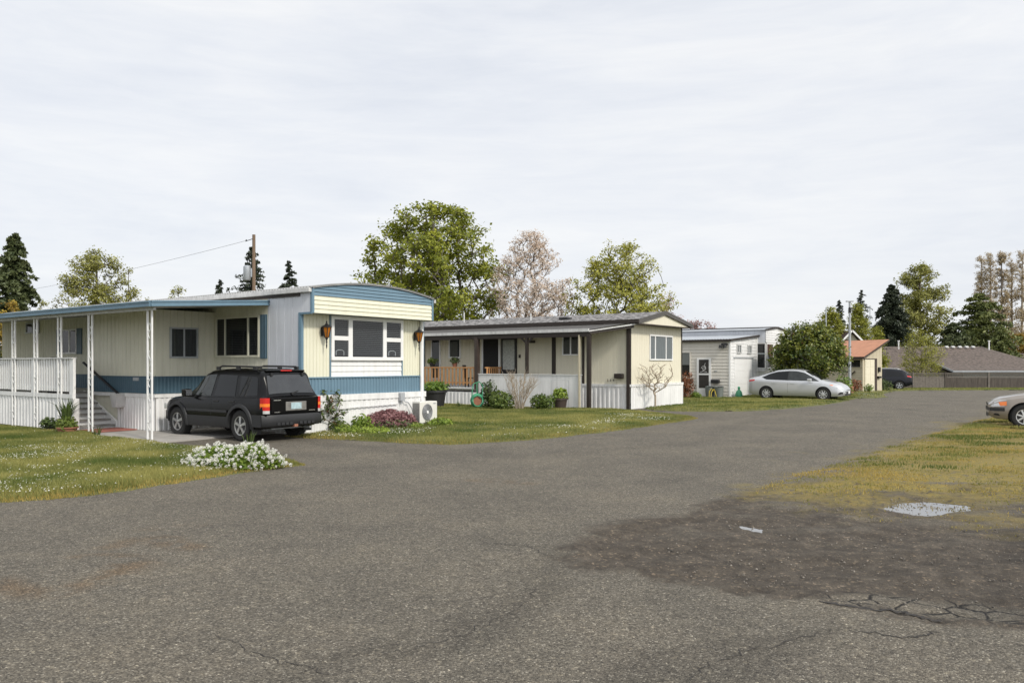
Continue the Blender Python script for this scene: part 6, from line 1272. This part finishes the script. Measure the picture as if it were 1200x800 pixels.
# --- silver saloon
def sedan(label, paint, rimm, L=4.62, glass='carglass'):
    e = empty('sedan', (0, 0, 0), 0, label, 'car')
    c = Car(L, 1.78, [(-2.32, .93), (-2.1, .99), (-1.5, .98), (0, .92), (.8, .88), (1.3, .84), (1.9, .72), (2.2, .60), (2.31, .52)],
        [(-2.31, .93), (-2.2, 1.06), (-2.0, 1.10), (-1.78, 1.14), (-1.3, 1.33), (-.9, 1.435), (-.4, 1.48), (.05, 1.48), (.42, 1.42), (.85, 1.20), (1.28, .99), (1.42, .945), (1.85, .86), (2.1, .74), (2.24, .62), (2.31, .52)],
        [(-2.31, .74), (-2.22, .88), (-2.05, .95), (-1.5, 1), (1.3, 1), (1.75, .965), (2.0, .89), (2.15, .79), (2.25, .66), (2.31, .48)],
        [(-2.31, .34), (-2.1, .24), (-1.8, .19), (1.8, .19), (2.1, .20), (2.31, .28)], .66)
    c.zw = .32; WX = (-1.33, 1.37); c.body(paint, e, WX, .365)
    for sg in (1, -1):
        c.side('window', [(-1.60, 1.09), (-1.35, .99), (-.31, .955), (-.31, 1.405), (-.85, 1.365), (-1.22, 1.265)], glass, e, sg)
        c.side('window', [(-.27, .955), (1.16, .925), (.80, 1.13), (.44, 1.325), (.1, 1.40), (-.27, 1.41)], 'carglass2', e, sg); c.side('door_pillar', [(-.315, .955), (-.265, .955), (-.265, 1.41), (-.315, 1.41)], 'black', e, sg, .008, 2, 4)
        c.side('window_trim', [(-1.46, 1.05), (-1.18, .97), (1.08, .90), (1.08, .914), (-1.18, .985), (-1.46, 1.07)], 'chrome', e, sg, .007, 20, 1) if False else None
        for x in (-.29,): c.side('door_seam', [(x-.004, .26), (x+.004, .26), (x+.004, .96), (x-.004, .96)], 'black', e, sg, .002, 1, 6)
        c.side('door_seam', [(.93, .26), (.938, .26), (.988, .90), (.98, .90)], 'black', e, sg, .002, 2, 4)
        c.side('door_seam', [(-1.02, .50), (-1.012, .50), (-1.172, .96), (-1.18, .96)][::1], 'black', e, sg, .002, 2, 4) if False else None
        for x in (-.95, .20 if False else -.05): mb = MB(); y = sg*(c.sy(x, .80)+.018); mb.box(x-.10, x+.08, min(y, y-sg*.03), max(y, y-sg*.03), .80, .828); mb.build('door_handle', paint, e, bevel=.008)
        mb = MB(); mb.box(.66, .86, *sorted((sg*.86, sg*1.02)), .93, 1.05); mb.build('mirror', paint, e, bevel=.035)
        c.side('tail_light', [(-2.24, .86), (-1.92, .92), (-1.92, .99), (-2.24, .96)], 'redlens', e, sg, .010, 8, 2)
        c.side('headlight', [(1.72, .71), (2.22, .56), (2.24, .62), (1.95, .73), (1.66, .77)], 'clearlens', e, sg, .008, 10, 2)
        c.side('indicator', [(1.66, .745), (1.80, .725), (1.82, .755), (1.66, .775)], 'amberlens', e, sg, .012, 4, 1)
        c.side('fog_light', [(2.0, .30), (2.22, .31), (2.24, .44), (2.10, .42)], 'black', e, sg, .006, 6, 2)
        c.side('sill', [(-.95, .19), (.98, .19), (.98, .215), (-.95, .215)], 'black', e, sg, .004, 2, 1)
    c.end('grille', -.50, .50, .26, .44, 'black', e, 1, .010); c.end('upper_grille', -.42, .42, .50, .545, 'black', e, 1, .012, taper=.03)
    mb = MB(); x = c.xe(0, 1)+.03; mb.box(x-.01, x, -.15, .15, .34, .47); mb.build('number_plate', 'white2', e)
    c.end('rear_valance', -.6, .6, .34, .44, 'black', e, -1, .008); mb = MB(); x = c.xe(0, -1)-.012; mb.box(x, x+.01, -.26, .26, .66, .80); mb.build('number_plate', 'white2', e)
    c.over('windscreen', .46, 1.26, lambda t: .50+.16*t, glass, e, .008); c.over('rear_window', -1.62, -1.0, lambda t: .58-.06*t, glass, e, .008)
    for wx in WX:
        for sg in (1, -1): c.wheel(e, wx, sg, .318, .205, rimm, 8)
    return e
s2 = sedan('silver saloon car parked on the grass in front of the round bush', 'carsilver', 'rimwhite'); place(s2, G(964.5, 469.6), math.atan2(-V_[1], -V_[0]), (1.37, -.87))
# --- beige car at the right edge (rounder, older nose)
def beige():
    e = empty('sedan', (0, 0, 0), 0, 'beige car with amber indicator cut off by the right edge of the photo', 'car')
    c = Car(4.75, 1.80, [(-2.37, .90), (-1.6, .95), (0, .92), (.8, .90), (1.35, .87), (1.9, .78), (2.2, .69), (2.37, .62)],
        [(-2.37, .92), (-2.2, 1.0), (-1.5, 1.03), (-.9, 1.34), (-.3, 1.43), (.1, 1.41), (.5, 1.22), (1.0, .99), (1.2, .96), (1.7, .90), (2.05, .82), (2.25, .74), (2.37, .62)],
        [(-2.37, .80), (-2.2, .93), (-1.7, 1), (1.5, 1), (1.9, .97), (2.15, .90), (2.28, .80), (2.37, .66)],
        [(-2.37, .34), (-1.8, .22), (1.8, .22), (2.2, .24), (2.37, .32)], .68)
    c.zw = .325; WX = (-1.30, 1.56); c.body('cartan', e, WX, .385)
    for sg in (1, -1):
        c.side('window', [(-1.25, .985), (-.10, .965), (-.10, 1.35), (-.55, 1.33), (-.85, 1.22)], 'carglass', e, sg); c.side('window', [(-.04, .965), (.90, .945), (.55, 1.14), (.25, 1.29), (-.04, 1.35)], 'carglass', e, sg)
        c.side('headlight', [(2.0, .60), (2.34, .57), (2.33, .68), (2.12, .755), (1.98, .765)], 'clearlens', e, sg, .010, 8, 2)
        c.side('indicator', [(1.97, .615), (2.14, .60), (2.16, .70), (1.97, .725)], 'amberlens', e, sg, .016, 5, 2)
        c.side('bumper_strip', [(2.02, .46), (2.35, .46), (2.35, .545), (2.02, .555)], 'black', e, sg, .020, 10, 2)
        c.side('seam', [(2.0, .565), (2.34, .55), (2.34, .556), (2.0, .571)], 'black', e, sg, .004, 8, 1)
        c.side('air_intake', [(2.12, .33), (2.28, .35), (2.26, .40), (2.14, .39)], 'black', e, sg, .006, 4, 1)
        c.side('sill', [(-.98, .22), (.98, .22), (.98, .25), (-.98, .25)], 'black', e, sg, .004, 2, 1)
        mb = MB(); mb.box(.60, .78, *sorted((sg*.88, sg*1.04)), .96, 1.08); mb.build('mirror', 'cartan', e, bevel=.03)
    c.end('bumper_strip', -.62, .62, .46, .545, 'black', e, 1, .02); c.end('grille', -.36, .36, .60, .67, 'black', e, 1, .012); c.end('air_intake', -.5, .5, .28, .38, 'black', e, 1, .01)
    c.over('windscreen', .44, 1.0, lambda t: .54+.14*t, 'carglass', e, .008); c.over('rear_window', -1.45, -.95, lambda t: .58-.04*t, 'carglass', e, .008)
    for wx in WX:
        for sg in (1, -1): c.wheel(e, wx, sg, .325, .205, 'rimwhite', 7)
    return e
s3 = beige(); place(s3, (GX(1201, 21.2), 21.2), R(152), (1.56, .87))
# --- dark crossover far down the road
def crossover():
    e = empty('suv', (0, 0, 0), 0, 'small looking dark rounded SUV parked at the right side of the tan shed', 'car')
    c = Car(4.65, 1.84, [(-2.33, 1.0), (-1.6, 1.02), (0, .98), (1.2, .95), (1.9, .88), (2.33, .66)],
        [(-2.33, .98), (-2.22, 1.10), (-1.9, 1.45), (-1.6, 1.60), (-.8, 1.69), (0, 1.69), (.3, 1.62), (1.15, 1.06), (1.9, .95), (2.2, .82), (2.33, .66)],
        [(-2.33, .80), (-2.2, .93), (-1.8, 1), (1.5, 1), (2.0, .93), (2.33, .62)], [(-2.33, .42), (-1.9, .27), (1.9, .27), (2.33, .36)], .70)
    c.zw = .36; WX = (-1.38, 1.40); c.body('cardark', e, WX, .42)
    for sg in (1, -1):
        c.side('window', [(-1.75, 1.10), (-.30, 1.04), (-.32, 1.55), (-1.1, 1.50), (-1.55, 1.38)], 'carglass', e, sg); c.side('window', [(-.24, 1.04), (1.0, 1.02), (.35, 1.46), (-.24, 1.56)], 'carglass', e, sg)
        c.side('tail_light', [(-2.28, 1.0), (-1.95, 1.06), (-1.95, 1.14), (-2.24, 1.10)], 'redlens', e, sg, .012, 6, 2); c.side('cladding_panel', [(-.9, .28), (.95, .28), (.95, .42), (-.9, .42)], 'cladding', e, sg, .012)
        mb = MB(); mb.box(.62, .80, *sorted((sg*.92, sg*1.1)), 1.02, 1.17); mb.build('mirror', 'cardark', e, bevel=.03)
        mb = MB(); mb.tube([(-1.5, sg*.58, 1.62), (-1.3, sg*.58, 1.70), (0, sg*.58, 1.74), (.2, sg*.58, 1.66)], .02, 6); mb.build('roof_rail', 'chrome', e)
    c.over('rear_window', -2.18, -1.72, lambda t: .66-.06*t, 'rearglass', e, .010); c.over('windscreen', .38, 1.1, lambda t: .58+.14*t, 'carglass', e, .008)
    c.end('rear_bumper', -.78, .78, .42, .60, 'cladding', e, -1, .06, thick=.1); mb = MB(); x = c.xe(0, -1)-.02; mb.box(x, x+.02, -.26, .26, .72, .86); mb.build('number_plate', 'white2', e)
    for wx in WX:
        for sg in (1, -1): c.wheel(e, wx, sg, .36, .23, 'steel', 5)
    return e
s4c = crossover(); place(s4c, (GX(1054, 63.0), 63.0), R(160), (-1.38, .90))
# ------------------------------------------------------------------ sky, sun, camera
sc = bpy.context.scene
w = bpy.data.worlds.new('World'); sc.world = w; w.use_nodes = True; nt = w.node_tree; L = nt.links; bg = nt.nodes['Background']
SEL, SAZ = R(39), math.atan2(-.75, .66)          # sun in front of the gable walls, behind the camera's right shoulder
sky = nt.nodes.new('ShaderNodeTexSky'); sky.sky_type = 'NISHITA'; sky.sun_disc = False; sky.sun_elevation = SEL; sky.sun_rotation = math.pi/2-SAZ
sky.dust_density = 2.0
N = nt.nodes.new; tc = N('ShaderNodeTexCoord')
def noise(scale, sc3, det=6, rg=.55, off=(0, 0, 0), dist=0):
    mp = N('ShaderNodeMapping'); mp.inputs['Scale'].default_value = sc3; mp.inputs['Location'].default_value = off; L.new(tc.outputs['Generated'], mp.inputs['Vector'])
    n = N('ShaderNodeTexNoise'); n.inputs['Scale'].default_value = scale; n.inputs['Detail'].default_value = det; n.inputs['Roughness'].default_value = rg; n.inputs['Distortion'].default_value = dist
    L.new(mp.outputs[0], n.inputs['Vector']); return n.outputs['Fac']
def ramp(src, stops):
    r_ = N('ShaderNodeValToRGB'); e = r_.color_ramp.elements; e[0].position = stops[0][0]; e[0].color = (*stops[0][1], 1); e[1].position = stops[-1][0]; e[1].color = (*stops[-1][1], 1)
    for p_, c_ in stops[1:-1]: q_ = e.new(p_); q_.color = (*c_, 1)
    L.new(src, r_.inputs['Fac']); return r_.outputs['Color']
cl = ramp(noise(2.2, (1, 1, 5.0), 7, .58, (0, 0, 0), .4), [(.25, (6.9, 7.2, 7.75)), (.45, (7.75, 7.95, 8.3)), (.60, (8.3, 8.4, 8.55)), (.8, (8.7, 8.7, 8.7))])
wi = ramp(noise(5.5, (1.0, 2.2, 9.0), 8, .65, (3, 1, 2), .8), [(.35, (.97, .975, .99)), (.65, (1.02, 1.018, 1.015))])
mm = N('ShaderNodeMix'); mm.data_type = 'RGBA'; mm.blend_type = 'MULTIPLY'; mm.inputs[0].default_value = 1; L.new(cl, mm.inputs[6]); L.new(wi, mm.inputs[7])
mx = N('ShaderNodeMix'); mx.data_type = 'RGBA'; mx.inputs[0].default_value = .90; L.new(sky.outputs[0], mx.inputs[6]); L.new(mm.outputs[2], mx.inputs[7])
vm = N('ShaderNodeVectorMath'); vm.operation = 'DOT_PRODUCT'; L.new(tc.outputs['Generated'], vm.inputs[0]); vm.inputs[1].default_value = (math.cos(SEL)*math.cos(SAZ), math.cos(SEL)*math.sin(SAZ), math.sin(SEL))
mr = N('ShaderNodeMapRange'); mr.interpolation_type = 'SMOOTHSTEP'; mr.inputs[1].default_value = -.1; mr.inputs[2].default_value = 1.0; mr.inputs[3].default_value = 1.03; mr.inputs[4].default_value = 1.5; L.new(vm.outputs['Value'], mr.inputs[0])
vs_ = N('ShaderNodeVectorMath'); vs_.operation = 'SCALE'; L.new(mx.outputs[2], vs_.inputs[0]); L.new(mr.outputs[0], vs_.inputs['Scale'])   # thin cloud glowing towards the sun
L.new(vs_.outputs[0], bg.inputs['Color']); bg.inputs['Strength'].default_value = .10
sl = bpy.data.lights.new('sun', 'SUN'); sl.energy = 2.5; sl.angle = R(7); sl.color = (1, .94, .84)
so = bpy.data.objects.new('sun', sl); C.objects.link(so)
dvec = Vector((math.cos(SEL)*math.cos(SAZ), math.cos(SEL)*math.sin(SAZ), math.sin(SEL))); so.rotation_euler = dvec.to_track_quat('Z', 'Y').to_euler()
cam = bpy.data.cameras.new('camera'); co = bpy.data.objects.new('camera', cam); C.objects.link(co); sc.camera = co
co.location = (0, 0, HC); co.rotation_euler = (R(90), 0, 0); cam.sensor_width = 36; cam.lens = 36*FP/1200; cam.shift_y = 27/1200; cam.clip_start = .1; cam.clip_end = 3000
sc.view_settings.view_transform = 'Standard'; sc.view_settings.look = 'None'; sc.view_settings.exposure = 0.17; sc.view_settings.gamma = 1
sc.cycles.max_bounces = 8; sc.cycles.diffuse_bounces = 6; sc.cycles.transparent_max_bounces = 12
